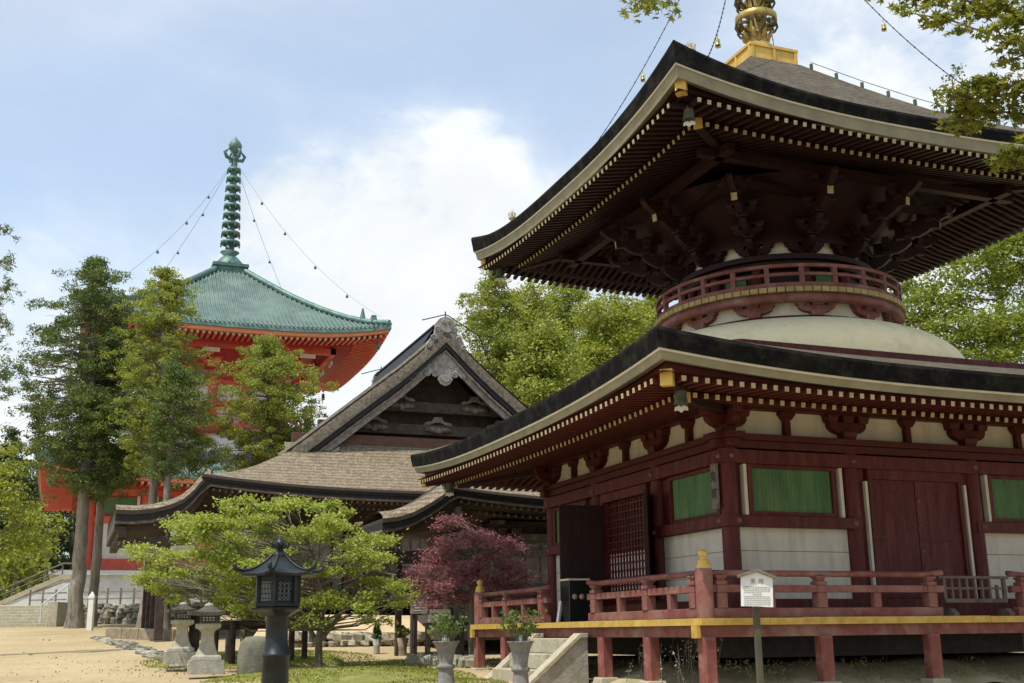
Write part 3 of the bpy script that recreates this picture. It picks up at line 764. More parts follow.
for H, zc, zl, em, zm in ((5.605, 4.83, .8, 5.0, 4.70+L1*.8), (4.56, 9.66, .8, 3.9, 9.36+L2*.75)):
    for sx, sy in ((-1, -1), (1, -1), (-1, 1), (1, 1)):
        mb = MB(); wn = 3.3 if H > 5 else 2.4; zi = (5.0 if H > 5 else 9.75)
        mb.beam((sx*wn, sy*wn, zi-.05), (sx*em, sy*em, zm-.06), .15, .2, 0, 1); mb.build('hip_rafter', [DRED, GOLDP], PG, .006)
        mb = MB(); mb.beam((sx*(em-.45), sy*(em-.45), zm+.13), (sx*(H-.06), sy*(H-.06), zc-.02), .15, .2, 0, 0); hr = mb.build('hip_rafter', DRED, PG, .006)
        mb = MB(); mb.beam((sx*(H-.06), sy*(H-.06), zc-.02), (sx*(H+.02), sy*(H+.02), zc-.018), .17, .22); g = mb.build('gilded_end', GOLDP, PG, .006); g.parent = hr
        if H > 5: cpos = (sx*(em+.16), sy*(em+.16), zm-.12)
        else: cpos = (sx*(em+.38), sy*(em+.38), zm-.14)
        mb = MB(); bell_mesh(mb, cpos, .095); mb.build('wind_bell', [BELLM, STRIP], PG)
# jewels standing on the hips of the upper roof
for sx, sy in ((-1, -1), (-1, 1), (1, -1), (1, 1)):
    h = 4.05; c = (sx*h, sy*h, 10.47); r = .085
    mb = MB(); mb.lathe([(.12, -.06), (.10, .03), (.045, .05), (.04, .08), (.075, .11), (.085, .15), (.06, .2), (0, .23)], c, 14, 0, cap=False)
    for k in range(5):
        a = 2*pi*k/5+.4; mb.tube([(c[0]+.05*cos(a), c[1]+.05*sin(a), c[2]+.16), (c[0]+.085*cos(a), c[1]+.085*sin(a), c[2]+.23), (c[0]+.03*cos(a), c[1]+.03*sin(a), c[2]+.30)], [.018, .016, .003], 5)
    mb.tube([(c[0], c[1], c[2]+.2), (c[0], c[1], c[2]+.36)], [.02, .003], 5)
    mb.build('flame_jewel', CREST, PG)
# lightning rod clips and wire on the hips
for sx, sy in ((1, -1), (1, 1)):
    mb = MB(); pts = []
    for i in range(12):
        h = .75+.34*i; z = np.interp(h, [a for a, _ in zb2], [q for _, q in zb2])+.57*(h/E2)**3
        pts.append((sx*h, sy*h, z+.15)); mb.box((sx*h, sy*h, z+.05), (.05, .05, .12), 0)
    mb.tube(pts, .008, 5); mb.build('lightning_wire', BELLM, PG)

# ---- drum: curb, dome, balcony, round storey
mb = MB()
pl = [(-3.09, -3.5), (3.09, -3.5), (3.5, -3.09), (3.5, 3.09), (3.09, 3.5), (-3.09, 3.5), (-3.5, 3.09), (-3.5, -3.09)]
mb.prism(pl, lambda a, b2, t: (a, b2, 5.70+t), .355); mb.build('dome_curb', WRED, PG, .01)
mb = MB()
prof = [(3.42, 6.04), (3.43, 6.18), (3.40, 6.32), (3.32, 6.46), (3.18, 6.60), (3.0, 6.72), (2.78, 6.82), (2.55, 6.90), (2.32, 6.96), (2.1, 7.0), (2.0, 7.0)]
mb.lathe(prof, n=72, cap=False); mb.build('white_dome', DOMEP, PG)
mb = MB(); mb.lathe([(2.17, 6.96), (2.17, 7.035), (2.1, 7.04)], n=64, cap=False); mb.build('ring_beam', WRED, PG)
mb = MB(); mb.lathe([(2.06, 6.98), (2.06, 7.36)], n=64, cap=False); mb.build('drum_band', PLAS, PG)
for i in range(12):
    a = 2*pi*i/12+radians(15); mb = MB()
    bracket(mb, lambda x, b2, z, a=a: ((2.12-b2)*cos(a+x/2.15), (2.12-b2)*sin(a+x/2.15), 7.035+z), .80, .30, .1)
    mb.build('bracket', FRED, PG)
mb = MB(); mb.lathe([(2.2, 7.26), (2.37, 7.26), (2.37, 7.40), (2.2, 7.41), (1.7, 7.41)], n=72, cap=False); mb.build('balcony_beam', FRED, PG)
mb = MB(); nb = 96
mb.lathe([(1.6, 7.405), (2.36, 7.412), (2.36, 7.49), (1.6, 7.50)], n=72, cap=False); mb.build('balcony_floor', FRED, PG)
mb = MB()
for i in range(nb):
    a0, a1 = 2*pi*(i+.06)/nb, 2*pi*(i+.94)/nb; v = []
    for r_, z in ((2.3, 7.412), (2.43, 7.412), (2.43, 7.50), (2.3, 7.502)):
        for a in (a0, a1): v.append((r_*cos(a), r_*sin(a), z))
    mb.add(v, [(2, 3, 5, 4), (0, 1, 3, 2), (4, 5, 7, 6), (0, 2, 4, 6), (1, 7, 5, 3)])
mb.build('gilded_floor_ends', mat('dull gilded ends', (.44, .34, .13), (.28, .21, .08), 5, .6, .1), PG)
def ring(r_, z, rw, rh, nm, m, n=72):
    mb = MB(); mb.lathe([(r_-rw, z-rh), (r_+rw, z-rh), (r_+rw, z+rh), (r_-rw, z+rh), (r_-rw, z-rh)], n=n, cap=False, smooth=True)
    for i in range(len(mb.sm)): mb.sm[i] = False
    return mb.build(nm, m, PG)
ring(2.33, 7.55, .05, .045, 'foot_rail', FRED); ring(2.33, 7.755, .035, .028, 'middle_rail', FRED); ring(2.34, 7.915, .035, .03, 'top_rail', FRED)
bp0 = None
for i in range(24):
    a = 2*pi*i/24+radians(7.5)
    if bp0 is None:
        mb = MB(); mb.box((2.33, 0, 7.72), (.085, .085, .38)); bp0 = mb.build('balcony_post', FRED, PG); bp0.rotation_euler = (0, 0, a)
    else: part_copy(bp0, (0, 0, 0), a)
# the round storey
mb = MB(); mb.lathe([(1.62, 7.45), (1.62, 8.3)], n=48, cap=False); mb.build('drum_wall', DRED, PG)
for i in range(12):
    a = 2*pi*i/12+radians(15)
    mb = MB(); mb.tube([(1.68*cos(a), 1.68*sin(a), 7.45), (1.68*cos(a), 1.68*sin(a), 8.2)], .1, 10); mb.build('drum_column', WRED, PG)
    a += radians(15)
    mb = MB(); v = []
    for z in (7.6, 8.0):
        for q in (-.13, .13): v.append((1.66*cos(a+q), 1.66*sin(a+q), z))
    mb.add(v, [(0, 1, 3, 2)]); mb.build('shutter', GREEN if i % 2 == 0 else DRED, PG)
ring(1.74, 8.12, .08, .06, 'drum_beam', DRED); ring(1.82, 8.24, .1, .05, 'drum_beam', DRED)
mb = MB(); mb.lathe([(1.70, 8.2), (1.70, 8.62)], n=48, cap=False); mb.build('drum_plaster', PLAS, PG)
mb = MB(); mb.lathe([(1.92, 8.50), (1.92, 8.62), (1.7, 9.2)], n=48, cap=False); mb.build('drum_beam', DRED, PG)
for i in range(12):
    a = 2*pi*i/12+radians(15)
    dd = 1/max(abs(cos(a)), abs(sin(a)))
    for tier in range(4):
        rr = 1.78+tier*.42; z = 8.28+tier*.27
        mb = MB()
        bracket(mb, lambda x, b2, zz, a=a, rr=rr, z=z: (rr*cos(a)+x*-sin(a)-b2*cos(a), rr*sin(a)+x*cos(a)-b2*sin(a), z+zz), .74 if tier == 0 else .62, .27, .1)
        # the arm that steps out to the next tier
        arm = [(-.25, .02), (.18, .02), (.34, .09), (.46, .19), (.46, .25), (-.25, .25)]
        mb.prism(arm, lambda r_, zz, t, a=a, rr=rr, z=z: ((rr+r_)*cos(a)-(t-.06)*sin(a), (rr+r_)*sin(a)+(t-.06)*cos(a), z+zz), .12)
        mb.build('bracket', DRED, PG)
    # tail beam with a pale painted end
    mb = MB(); mb.beam((1.7*cos(a), 1.7*sin(a), 9.2), (3.2*cos(a), 3.2*sin(a), 9.02), .11, .14, 0, 1); mb.build('tail_beam', [DRED, TIP], PG)
for k, R in enumerate(FACES):
    mb = MB(); e = 3.35 if k % 2 == 0 else 3.345
    mb.beam(R(-e, -2.95, 9.42), R(e, -2.95, 9.42), .16, .15); mb.build('eave_purlin', DRED, PG)
    mb = MB(); e = 2.5; mb.beam(R(-e, -2.3, 9.25), R(e, -2.3, 9.25), .14, .14); mb.build('bracket_beam', DRED, PG)
mb = MB(); mb.lathe([(1.7, 8.6), (2.3, 9.1), (2.9, 9.5)], n=48, cap=False); mb.build('bracket_cove', DRED, PG)
# ---- finial
mb = MB(); r_ = .55
mb.bx(-r_, r_, -r_, r_, 12.84, 13.21)
for z in (12.875, 13.215): mb.box((0, 0, z), (2*r_+.06, 2*r_+.06, .07))
for R in FACES:
    for x in (-r_+.03, 0, r_-.03): pbox(mb, R, x-.035, x+.035, -r_-.025, -r_+.02, 12.90, 13.18)
fb = mb.build('finial_base', GOLDP, PG, .006)
mb = MB(); mb.lathe([(.42, 13.25), (.42, 13.3), (.36, 13.42), (.24, 13.55), (.16, 13.6), (.15, 13.7), (.2, 13.75)], n=28, cap=False); mb.lathe([(.2, 13.5), (.18, 18.0), (.03, 19.4)], n=16)
shaft = mb.build('finial_shaft', GOLD, PG)
for i in range(7):
    z = 14.06+i*.56; q = .44-.02*i
    mb = MB(); mb.lathe([(q-.05, z+.0), (q-.02, z-.01), (q, z+.0), (q, z+.14), (q-.02, z+.15), (q-.05, z+.14), (q-.05, z+.0)], n=28, cap=False)
    mb.lathe([(.15, z-.34), (.21, z-.31), (.22, z-.26), (.15, z-.23)], n=20)
    for k in range(8):
        a = 2*pi*k/8+.2; mb.beam((.1*cos(a), .1*sin(a), z+.07), ((q-.03)*cos(a), (q-.03)*sin(a), z+.07), .04, .06)
    fr = mb.build('finial_ring', GOLD, PG)
    mb = MB()
    for k in range(10):
        a = 2*pi*k/10+.2; P_ = [(q-.02, z), (q+.0, z-.10), (q-.06, z-.21), (.24, z-.27)]
        mb.tube([(r2_*cos(a), r2_*sin(a), zz_) for r2_, zz_ in P_], [.022, .026, .024, .02], 5)
        mb.lathe([(.0, .05), (.03, .03), (.045, -.05), (0, -.06)], ((q-.07)*cos(a+.3), (q-.07)*sin(a+.3), z-.09), 7, cap=False)
    hb = mb.build('hanging_ornament', mat('tarnished bronze', (.10, .085, .04), (.05, .045, .025), 6, .6, .2, metal=.3), PG); hb.parent = fr
mb = MB()
for k in range(8):
    a = 2*pi*k/8
    mb.tube([(.15*cos(a), .15*sin(a), 13.66), (.26*cos(a), .26*sin(a), 13.70), (.31*cos(a), .31*sin(a), 13.82), (.25*cos(a), .25*sin(a), 13.86)], [.05, .05, .04, .01], 6)
mb.build('finial_lotus', GOLD, PG)
# chains with bells from the finial to the four corners
for sx, sy in ((-1, -1), (1, -1), (-1, 1), (1, 1)):
    mb = MB(); a = np.array([sx*.1, sy*.1, 18.0]); b2 = np.array([sx*3.5, sy*3.5, 10.72]); pts = []
    for i in range(41):
        t = i/40; p = a+(b2-a)*t; p[2] -= .8*4*t*(1-t); pts.append(p)
    mb.tube(pts, .009, 5)
    for i in range(0, 40): mb.box(pts[i]*.5+pts[i+1]*.5, (.022, .022, .022))
    ch = mb.build('finial_chain', IRON, PG)
    for i in (10, 20, 30):
        mb = MB(); p = pts[i]; mb.tube([p, (p[0], p[1], p[2]-.08)], .008, 5); bell_mesh(mb, (p[0], p[1], p[2]-.2), .05); bl = mb.build('chain_bell', [GOLD, CREST], PG); bl.parent = ch
# stone steps on the -x side
ST = thing('stone_steps', 'pale granite steps with sloping side slabs below the pagoda deck', 'steps', (-5.4, 0, .75))
for i in range(3):
    x1 = -4.78-.32*i; z1 = 1.48-.245*i
    mb = MB(); mb.bx(x1-.34, x1 if i else x1+.02, -.84, .84, z1-.24, z1); mb.build('step', STONEL, ST, .012)
for s_ in (-1, 1):
    mb = MB(); pl = [(-4.78, 1.52), (-4.90, 1.52), (-5.86, .70), (-5.86, .6), (-4.78, .6)]
    mb.prism(pl, lambda a, z, t: (a, s_*.845+(s_*t), z), .2); mb.build('side_slab', STONE, ST)
    mb = MB(); mb.prism([(-4.78, 1.56), (-4.93, 1.56), (-5.95, .71), (-5.95, .62), (-4.91, 1.49), (-4.78, 1.49)], lambda a, z, t: (a, s_*.825+(s_*t), z), .26); mb.build('coping', STONEL, ST, .01)

# ------------------------------------------------------------------ the vermilion great pagoda in the distance
GX, GY, GZ = -2.32, 74.73, 3.6
GP = thing('great_pagoda', 'huge vermilion pagoda with green copper roof and tall green spire, far off at the left', 'pagoda', (GX, GY, GZ))
def gat(x, y, z): return (GX+x, GY+y, z)
GF = [(lambda R: (lambda x, y, z: gat(*R(x, y, z))))(R) for R in FACES]
mb = MB(); mb.box(gat(0, 0, 4.55), (23.0, 23.0, 2.1)); mb.build('stone_base', STONEW, GP)
mb = MB(); mb.box(gat(0, 0, 5.68), (23.5, 23.5, .3)); mb.build('base_coping', STONEW, GP)
hw = 9.6
for k, R in enumerate(GF):
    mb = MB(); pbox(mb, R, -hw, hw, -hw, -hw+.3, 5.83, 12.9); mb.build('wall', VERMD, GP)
    j = 0 if k % 2 == 0 else .02
    mb = MB(); pbox(mb, R, -hw-.2-j, hw+.2+j, -hw-.25, -hw+.1, 5.85, 6.7+j); mb.build('foot_beam', VERM, GP)
    mb = MB(); pbox(mb, R, -hw-.2-j, hw+.2+j, -hw-.22, -hw+.1, 9.1, 9.55+j); mb.build('waist_beam', VERM, GP)
    mb = MB(); pbox(mb, R, -hw-.2-j, hw+.2+j, -hw-.22, -hw+.1, 11.0, 11.5+j); mb.build('head_beam', VERM, GP)
    xs = [-hw+i*hw*2/5 for i in range(6)]
    for i, x in enumerate(xs[:-1] if k else xs[:-1]):
        p = R(x, -hw-.05, 0); mb = MB(); mb.tube([(p[0], p[1], 5.8), (p[0], p[1], 11.9)], .42, 14); mb.build('column', VERM, GP)
    for i in range(5):
        a, b2 = xs[i]+.48, xs[i+1]-.48
        if i == 2:
            mb = MB(); pbox(mb, R, a, b2, -hw-.1, -hw, 6.7, 9.1); mb.build('door', VERMD, GP)
        else:
            mb = MB(); pbox(mb, R, a, b2, -hw-.06, -hw, 6.7, 9.1); mb.build('plaster_panel', PLAS, GP)
        mb = MB(); pbox(mb, R, a+.25, b2-.25, -hw-.06, -hw, 9.75, 10.9); w_ = mb.build('green_window', GREEN, GP)
        for xx in (a+.12, b2-.12):
            mb = MB(); pbox(mb, R, xx-.1, xx+.1, -hw-.08, -hw, 9.56, 10.99); mb.build('pale_jamb', PLAS, GP)
    for i in range(11):
        x = -hw+1.0+i*(2*hw-2)/10; mb = MB()
        bracket(mb, lambda a, b2, z, x=x: R(x+a, -hw-.2+b2, 11.6+z), 1.5, 1.05, .35); mb.build('bracket', VERM, GP)
def tile_roof(E, top, ze, zt, lift, nm, ribs, curve=1.5, zb=None):
    """concave hip roof of green copper with raised ribs, thick tile edge and orange rafter rows"""
    S_ = np.linspace(-1, 1, 29)
    prof = lambda h: ze+(zt-ze)*((E-h)/(E-top))**curve
    for k, R in enumerate(GF):
        hs = [E-(E-top)*q for q in np.linspace(0, 1, 13)]
        mb = MB(); mb.grid([[R(s_*h, -h, prof(h)+lift*abs(s_)**3*(h/E)**3) for s_ in S_] for h in hs], 0, True)
        sp = 2*E/ribs
        for i in range(ribs+1):
            x = -E+i*sp; pts = []
            for h in np.linspace(E+.05, max(top, abs(x)), 9):
                if h < abs(x): continue
                pts.append(R(x, -h, prof(min(h, E))+lift*(abs(x)/h)**3*(min(h, E)/E)**3+.06))
            if len(pts) > 1: mb.tube(pts, .075, 6)
        mb.build(nm+'_tiles', COPPER, GP)
        zt_ = lambda s_: ze+lift*abs(s_)**3
        mb = MB()
        mb.grid([[R(s_*(E+o), -E-o, zt_(s_)-dz) for s_ in S_] for o, dz in ((.0, .0), (.04, .28), (-.3, .32))], 0, False); mb.build('tile_edge', COPPERD, GP)
        mb = MB(); mb.grid([[R(s_*(E+o), -E-o, zt_(s_)-dz) for s_ in S_] for o, dz in ((-.1, .3), (-.12, .58), (-.5, .62))], 0, False); mb.build('fascia_board', ORANGE, GP)
        hi = hw if nm == 'lower_roof' else 5.6
        zi = ze-.2 if nm == 'lower_roof' else ze+.1
        mb = MB(); mb.grid([[R(s_*h, -h, zz+lift*q*abs(s_)**3) for s_ in S_] for h, zz, q in ((E-.3, ze-.6, 1), (E-2.4, ze-.5, .75), (E-2.42, ze-.95, .75), (hi, zi-.1, 0))], 0, False); mb.build('soffit', VERMD, GP)
        # rafter ends: a row of square ends below the fascia
        mb = MB(); n = int(2*E/.42)
        for i in range(n):
            x = -E+.3+i*(2*E-.6)/(n-1); z = zt_(x/E)-.72
            mb.beam(R(x, -max(E-2.3, abs(x)), z+.1), R(x, -E+.22, z), .17, .2, 0, 1)
        tag(mb.build('rafter_row', [VERM, TIP], GP), kind='stuff')
    for sx, sy in ((-1, -1), (1, -1), (1, 1), (-1, 1)):
        mb = MB(); pts = [gat(sx*h, sy*h, prof(h)+lift*(h/E)**3+.16) for h in np.linspace(E-.1, top, 12)]
        mb.tube(pts, .27, 8); h = E*.9
        mb.box(gat(sx*h, sy*h, prof(h)+lift*.73+.45), (.55, .55, .6), 0, taper=.6)
        mb.tube([gat(sx*h*.93, sy*h*.93, prof(h*.93)+lift*.6+.3), gat(sx*h*.93, sy*h*.93, prof(h*.93)+lift*.6+1.2)], [.25, .06], 8)
        mb.build('hip_ridge', COPPERD, GP)
        mb = MB(); c = gat(sx*(E-.8), sy*(E-.8), ze+lift-1.5); bell_mesh(mb, c, .17); mb.build('wind_bell', [COPPERD, COPPERD], GP)
tile_roof(13.0, 6.0, 12.2, 14.9, .9, 'lower_roof', 76, 1.15)
tile_roof(11.08, 1.15, 23.55, 30.6, .9, 'upper_roof', 66, 1.28)
mb = MB(); mb.lathe([(6.6, 14.3), (6.5, 15.3), (6.0, 16.1), (5.2, 16.6)], (GX, GY, 0), 48, cap=False); mb.build('white_dome', PLAS, GP)
mb = MB(); mb.lathe([(5.6, 16.4), (6.6, 16.6), (6.6, 17.0), (5.0, 17.0)], (GX, GY, 0), 48, cap=False); mb.build('balcony', VERM, GP)
mb = MB()
for z in (17.3, 17.7, 18.1): mb.lathe([(6.3, z), (6.4, z), (6.4, z+.12), (6.3, z+.12), (6.3, z)], (GX, GY, 0), 48, cap=False)
for i in range(24):
    a = 2*pi*i/24; mb.box((GX+6.35*cos(a), GY+6.35*sin(a), 17.55), (.2, .2, 1.2), rz=a)
mb.build('balcony_railing', VERM, GP)
mb = MB(); mb.lathe([(4.7, 16.9), (4.7, 20.6)], (GX, GY, 0), 48, cap=False); mb.build('round_wall', PLAS, GP)
for i in range(12):
    a = 2*pi*(i+.5)/12
    mb = MB(); mb.tube([(GX+4.75*cos(a), GY+4.75*sin(a), 16.9), (GX+4.75*cos(a), GY+4.75*sin(a), 20.8)], .36, 10); mb.build('column', VERM, GP)
    for tier in range(3):
        rr = 5.0+tier*1.0; mb = MB()
        bracket(mb, lambda x, b2, zz: (GX+rr*cos(a)-x*sin(a)-b2*cos(a), GY+rr*sin(a)+x*cos(a)-b2*sin(a), 20.7+tier*.75+zz), 1.6, .78, .25); mb.build('bracket', VERM, GP)
for z, r_ in ((18.6, 4.82), (20.3, 4.85)):
    mb = MB(); mb.lathe([(r_-.1, z), (r_+.1, z), (r_+.1, z+.4), (r_-.1, z+.4)], (GX, GY, 0), 48, cap=False); mb.build('ring_beam', VERM, GP)
mb = MB(); mb.lathe([(4.75, 20.4), (5.4, 21.9), (7.6, 23.2)], (GX, GY, 0), 48, cap=False); mb.build('bracket_cove', VERMD, GP)
for k, R in enumerate(GF):
    mb = MB(); pbox(mb, R, -7.6, 7.6, -7.6-.004*(k % 2), -7.2, 22.6+.004*(k % 2), 23.1); mb.build('eave_purlin', VERM, GP)
    for i in range(4):
        x = -5.4+3.6*i; mb = MB(); pbox(mb, R, x-.6, x+.6, -7.7, -7.58, 22.2, 22.5); mb.build('plaster_panel', PLAS, GP)
# spire
mb = MB(); mb.box(gat(0, 0, 30.6), (2.6, 2.6, .9)); mb.box(gat(0, 0, 31.15), (2.9, 2.9, .25)); mb.build('spire_base', COPPERD, GP)
mb = MB(); mb.lathe([(1.25, 31.2), (1.15, 31.6), (.7, 32.1), (.45, 32.3), (.8, 32.6), (.34, 32.8), (.25, 40.8), (.2, 41.6), (.08, 42.8)], (GX, GY, 0), 16, cap=False); mb.build('spire_shaft', COPPERD, GP)
for i in range(9):
    z = 33.3+i*.82; q = .78-.03*i
    mb = MB(); mb.lathe([(q-.2, z), (q, z), (q+.03, z+.24), (q-.2, z+.24), (q-.2, z)], (GX, GY, 0), 18, cap=False)
    for k in range(6):
        a = 2*pi*k/6; mb.beam(gat(0, 0, z+.16), gat(q*.95*cos(a), q*.95*sin(a), z+.16), .12, .14)
    for k in range(8):
        a = 2*pi*k/8+.3; mb.lathe([(.04, .08), (.08, -.1), (0, -.12)], gat(q*1.05*cos(a), q*1.05*sin(a), z-.05), 6)
    mb.build('spire_ring', COPPERD, GP)
mb = MB()
for k in range(4):
    a = pi/2*k+YAW
    mb.tube([gat(.1*cos(a), .1*sin(a), 40.9), gat(.75*cos(a), .75*sin(a), 41.05), gat(.95*cos(a), .95*sin(a), 41.45), gat(.5*cos(a), .5*sin(a), 41.9)], [.14, .16, .14, .03], 6)
mb.lathe([(.12, 41.4), (.5, 41.9), (.58, 42.25), (.4, 42.6), (.1, 42.9), (0, 43.1)], (GX, GY, 0), 14, cap=False)
mb.build('spire_jewel', COPPERD, GP)
for sx, sy in ((-1, -1), (1, -1), (-1, 1), (1, 1)):
    mb = MB(); a = np.array(gat(0, 0, 41.)); b2 = np.array(gat(sx*10.4, sy*10.4, 25.2)); pts = []
    for i in range(25):
        t = i/24; p = a+(b2-a)*t; p[2] -= 2.6*4*t*(1-t)*.6; pts.append(p)
    mb.tube(pts, .014, 4); ch = mb.build('spire_chain', COPPERD, GP)
    for i in (5, 9, 14, 19):
        mb = MB(); mb.lathe([(.04, .06), (.10, -.06), (.11, -.19), (0, -.2)], pts[i]-np.array([0, 0, .12]), 8); bl = mb.build('chain_bell', COPPERD, GP); bl.parent = ch

# ------------------------------------------------------------------ the dark timber hall with the big gable
def hall(nm, label, x0, y0, xs, ys, prof, lift_h, lift_len, edge, kz, kohai, gable, body):
    """hip-and-gable (or hipped) hall of cypress bark: near left eave corner at (x0, y0)"""
    cx = x0+xs/2; hx = xs/2; y1 = y0+ys; gz = ground(cx, y0+3)
    H = thing(nm, label, 'temple hall', (cx, y0+ys/2, gz))
    P = lambda t: float(np.interp(t, [a for a, _ in prof], [z for _, z in prof]))
    def lift(a, t): return lift_h*max(0., 1-a/lift_len)**2.4*max(0., 1-t/3.2)**2
    def zz(x, y, side):
        ax = min(x-x0, x0+xs-x); ay = min(y-y0, y1-y)
        t, a = (ax, ay) if side == 'x' else (ay, ax)
        return P(max(0, t))+lift(max(0, a), max(0, t))
    sb = gable['set'] if gable else 1e9          # setback of the gable plane
    tm = hx if gable else min(hx, ys/2)
    # front and back slopes (facing -y / +y)
    tmax = sb+.55 if gable else tm
    for yy, sg in ((y0, 1), (y1, -1)):
        mb = MB(); rows = []
        for t in np.linspace(0, tmax, 12):
            lo = t if not gable else min(t, sb)
            rows.append([(x, yy+sg*t, zz(x, yy+sg*t, 'y')) for x in np.linspace(x0+lo, x0+xs-lo, 41)])
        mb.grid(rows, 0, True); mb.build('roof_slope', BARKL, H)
    # side slopes
    for xx, sg in ((x0, 1), (x0+xs, -1)):
        mb = MB(); rows = []
        T = np.linspace(0, tm, 25)
        for t in T:
            ins = min(t, sb); rows.append([(xx+sg*t, y, zz(xx+sg*t, y, 'x')) for y in np.linspace(y0+ins, y1-ins, 31)])
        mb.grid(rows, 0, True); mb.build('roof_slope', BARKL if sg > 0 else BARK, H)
    # eave edge: layered cut bark, pale strip, soffit
    ring_ = [(x, y0) for x in np.linspace(x0, x0+xs, 41)][:-1]+[(x0+xs, y) for y in np.linspace(y0, y1, 25)][:-1]+[(x, y1) for x in np.linspace(x0+xs, x0, 41)][:-1]+[(x0, y) for y in np.linspace(y1, y0, 25)][:-1]
    def zed(x, y):
        ax = min(x-x0, x0+xs-x); ay = min(y-y0, y1-y)
        return P(0)+(lift(max(ax, ay), 0))
    def off(x, y, o):
        ox = (x-cx)/hx; oy = (y-(y0+ys/2))/(ys/2)
        fx = 1 if abs(ox) > .9999 else 0; fy = 1 if abs(oy) > .9999 else 0
        k = abs(ox)**1 if not fx else 1
        return (cx+(x-cx)*(1-o/hx), y0+ys/2+(y-y0-ys/2)*(1-o/(ys/2)))
    def band(lst, nmx, m):
        mb = MB(); rows = [[(*off(x, y, o), zed(x, y)-dz) for x, y in ring_] for o, dz in lst]
        mb.grid(rows, 0, False, True); return mb.build(nmx, m, H)
    e = edge
    band([(-.0, 0), (-.02, .3*e), (.02, .34*e)], 'bark_edge', EDGEB)
    band([(.02, .34*e), (.03, .62*e), (.10, .7*e), (.10, 1.0*e), (.16, 1.02*e)], 'bark_underlayer', IRON)
    band([(.13, 1.0*e), (.135, 1.22*e), (.3, 1.25*e)], 'fascia_board', OLDW)
    band([(.25, 1.2*e), (1.3, 1.25*e), (1.31, 1.7*e), (2.6, 1.5*e)], 'soffit', DARKW)
    mb = MB()
    for x in np.arange(x0+.4, x0+xs-.3, .2):
        z = zed(x, y0)-1.42*e; mb.beam((x, y0+1.35, z+.02), (x, y0+.3, z), .065, .075, 0, 1)
        z = zed(x, y0)-1.8*e
        if x0+1.2 < x < x0+xs-1.2: mb.beam((x, y0+2.5, z+.1), (x, y0+1.25, z), .065, .075, 0, 1)
    tag(mb.build('rafter_row', [DARKW, OLDW], H), kind='stuff')
    for xx, sg in ((x0, 1), (x0+xs, -1)):
        mb = MB()
        for y in np.arange(y0+.4, y1-.3, .2):
            z = zed(xx, y)-1.42*e; mb.beam((xx+sg*1.35, y, z+.02), (xx+sg*.3, y, z), .065, .075, 0, 1)
        tag(mb.build('rafter_row', [DARKW, OLDW], H), kind='stuff')
    # kohai: the porch roof that carries the front slope on, with S-shaped verge facing us
    if kohai:
        pts, yk0, yk1, th = kohai
        xs_ = [p[0] for p in pts]; zs_ = [p[1] for p in pts]
        def bulge(y): return .22*min(1, (y-yk0)/.5)**.6*min(1, max(0, (yk1-y)/.5))**.6 if y > yk0 else 0
        Y = [yk0, yk0+.08, yk0+.2, yk0+.4, yk0+.7, yk0+1.5, (yk0+yk1)/2, yk1-1.5, yk1-.7, yk1-.3, yk1]
        n = len(pts)
        fine = np.linspace(0, n-1, 22); fx = np.interp(fine, range(n), xs_); fz = np.interp(fine, range(n), zs_)
        mb = MB(); mb.grid([[(fx[i], y, fz[i]+bulge(y)) for i in range(22)] for y in Y], 0, True)
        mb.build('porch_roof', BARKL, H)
        def layer(o0, o1, dy, nmx, m):
            mb = MB(); rows = []
            for y in (yk0+dy, yk1-dy):
                rows.append([(fx[i], y, fz[i]-o0) for i in range(22)]); rows.append([(fx[i]+.0, y, fz[i]-o1) for i in range(22)])
            a, b2, c, d_ = rows
            mb.grid([a, b2, d_, c], 0, False)
            mb.add([a[-1], b2[-1], d_[-1], c[-1]], [(0, 1, 2, 3)])
            return mb.build(nmx, m, H)
        layer(-.002, .32*th, .0, 'porch_bark_edge', EDGEB); layer(.30*th, .8*th, .05, 'porch_bark_underlayer', IRON)
        layer(.78*th, 1.0*th, .09, 'porch_fascia', OLDW); layer(1.0*th, 1.45*th, .35, 'porch_soffit', DARKW)
        tipx, tipz = pts[-1]
        mb = MB(); mb.beam((tipx+.25, yk0+.25, tipz-th-.25), (tipx+.25, yk1-.25, tipz-th-.25), .25, .34); mb.build('porch_beam', DARKW, H)
        for y in ((yk0+.6, yk0+(yk1-yk0)*.36, yk0+(yk1-yk0)*.64, yk1-.6) if yk1-yk0 > 4 else (yk0+.4, yk1-.4)):
            mb = MB(); mb.box((tipx+(1.55 if yk1-yk0 > 4 else .9), y, (tipz-th-.4+gz)/2-.1), (*((.26, .26) if yk1-yk0 > 4 else (.15, .15)), tipz-th-.2-gz)); mb.build('porch_post', DARKW, H, .02)
        mb = MB(); mb.beam((tipx+.1, yk0+.55, tipz-th-.6), (tipx+2.4, yk0+.55, tipz-th-.45), .2, .3); mb.build('porch_tie_beam', DARKW, H)
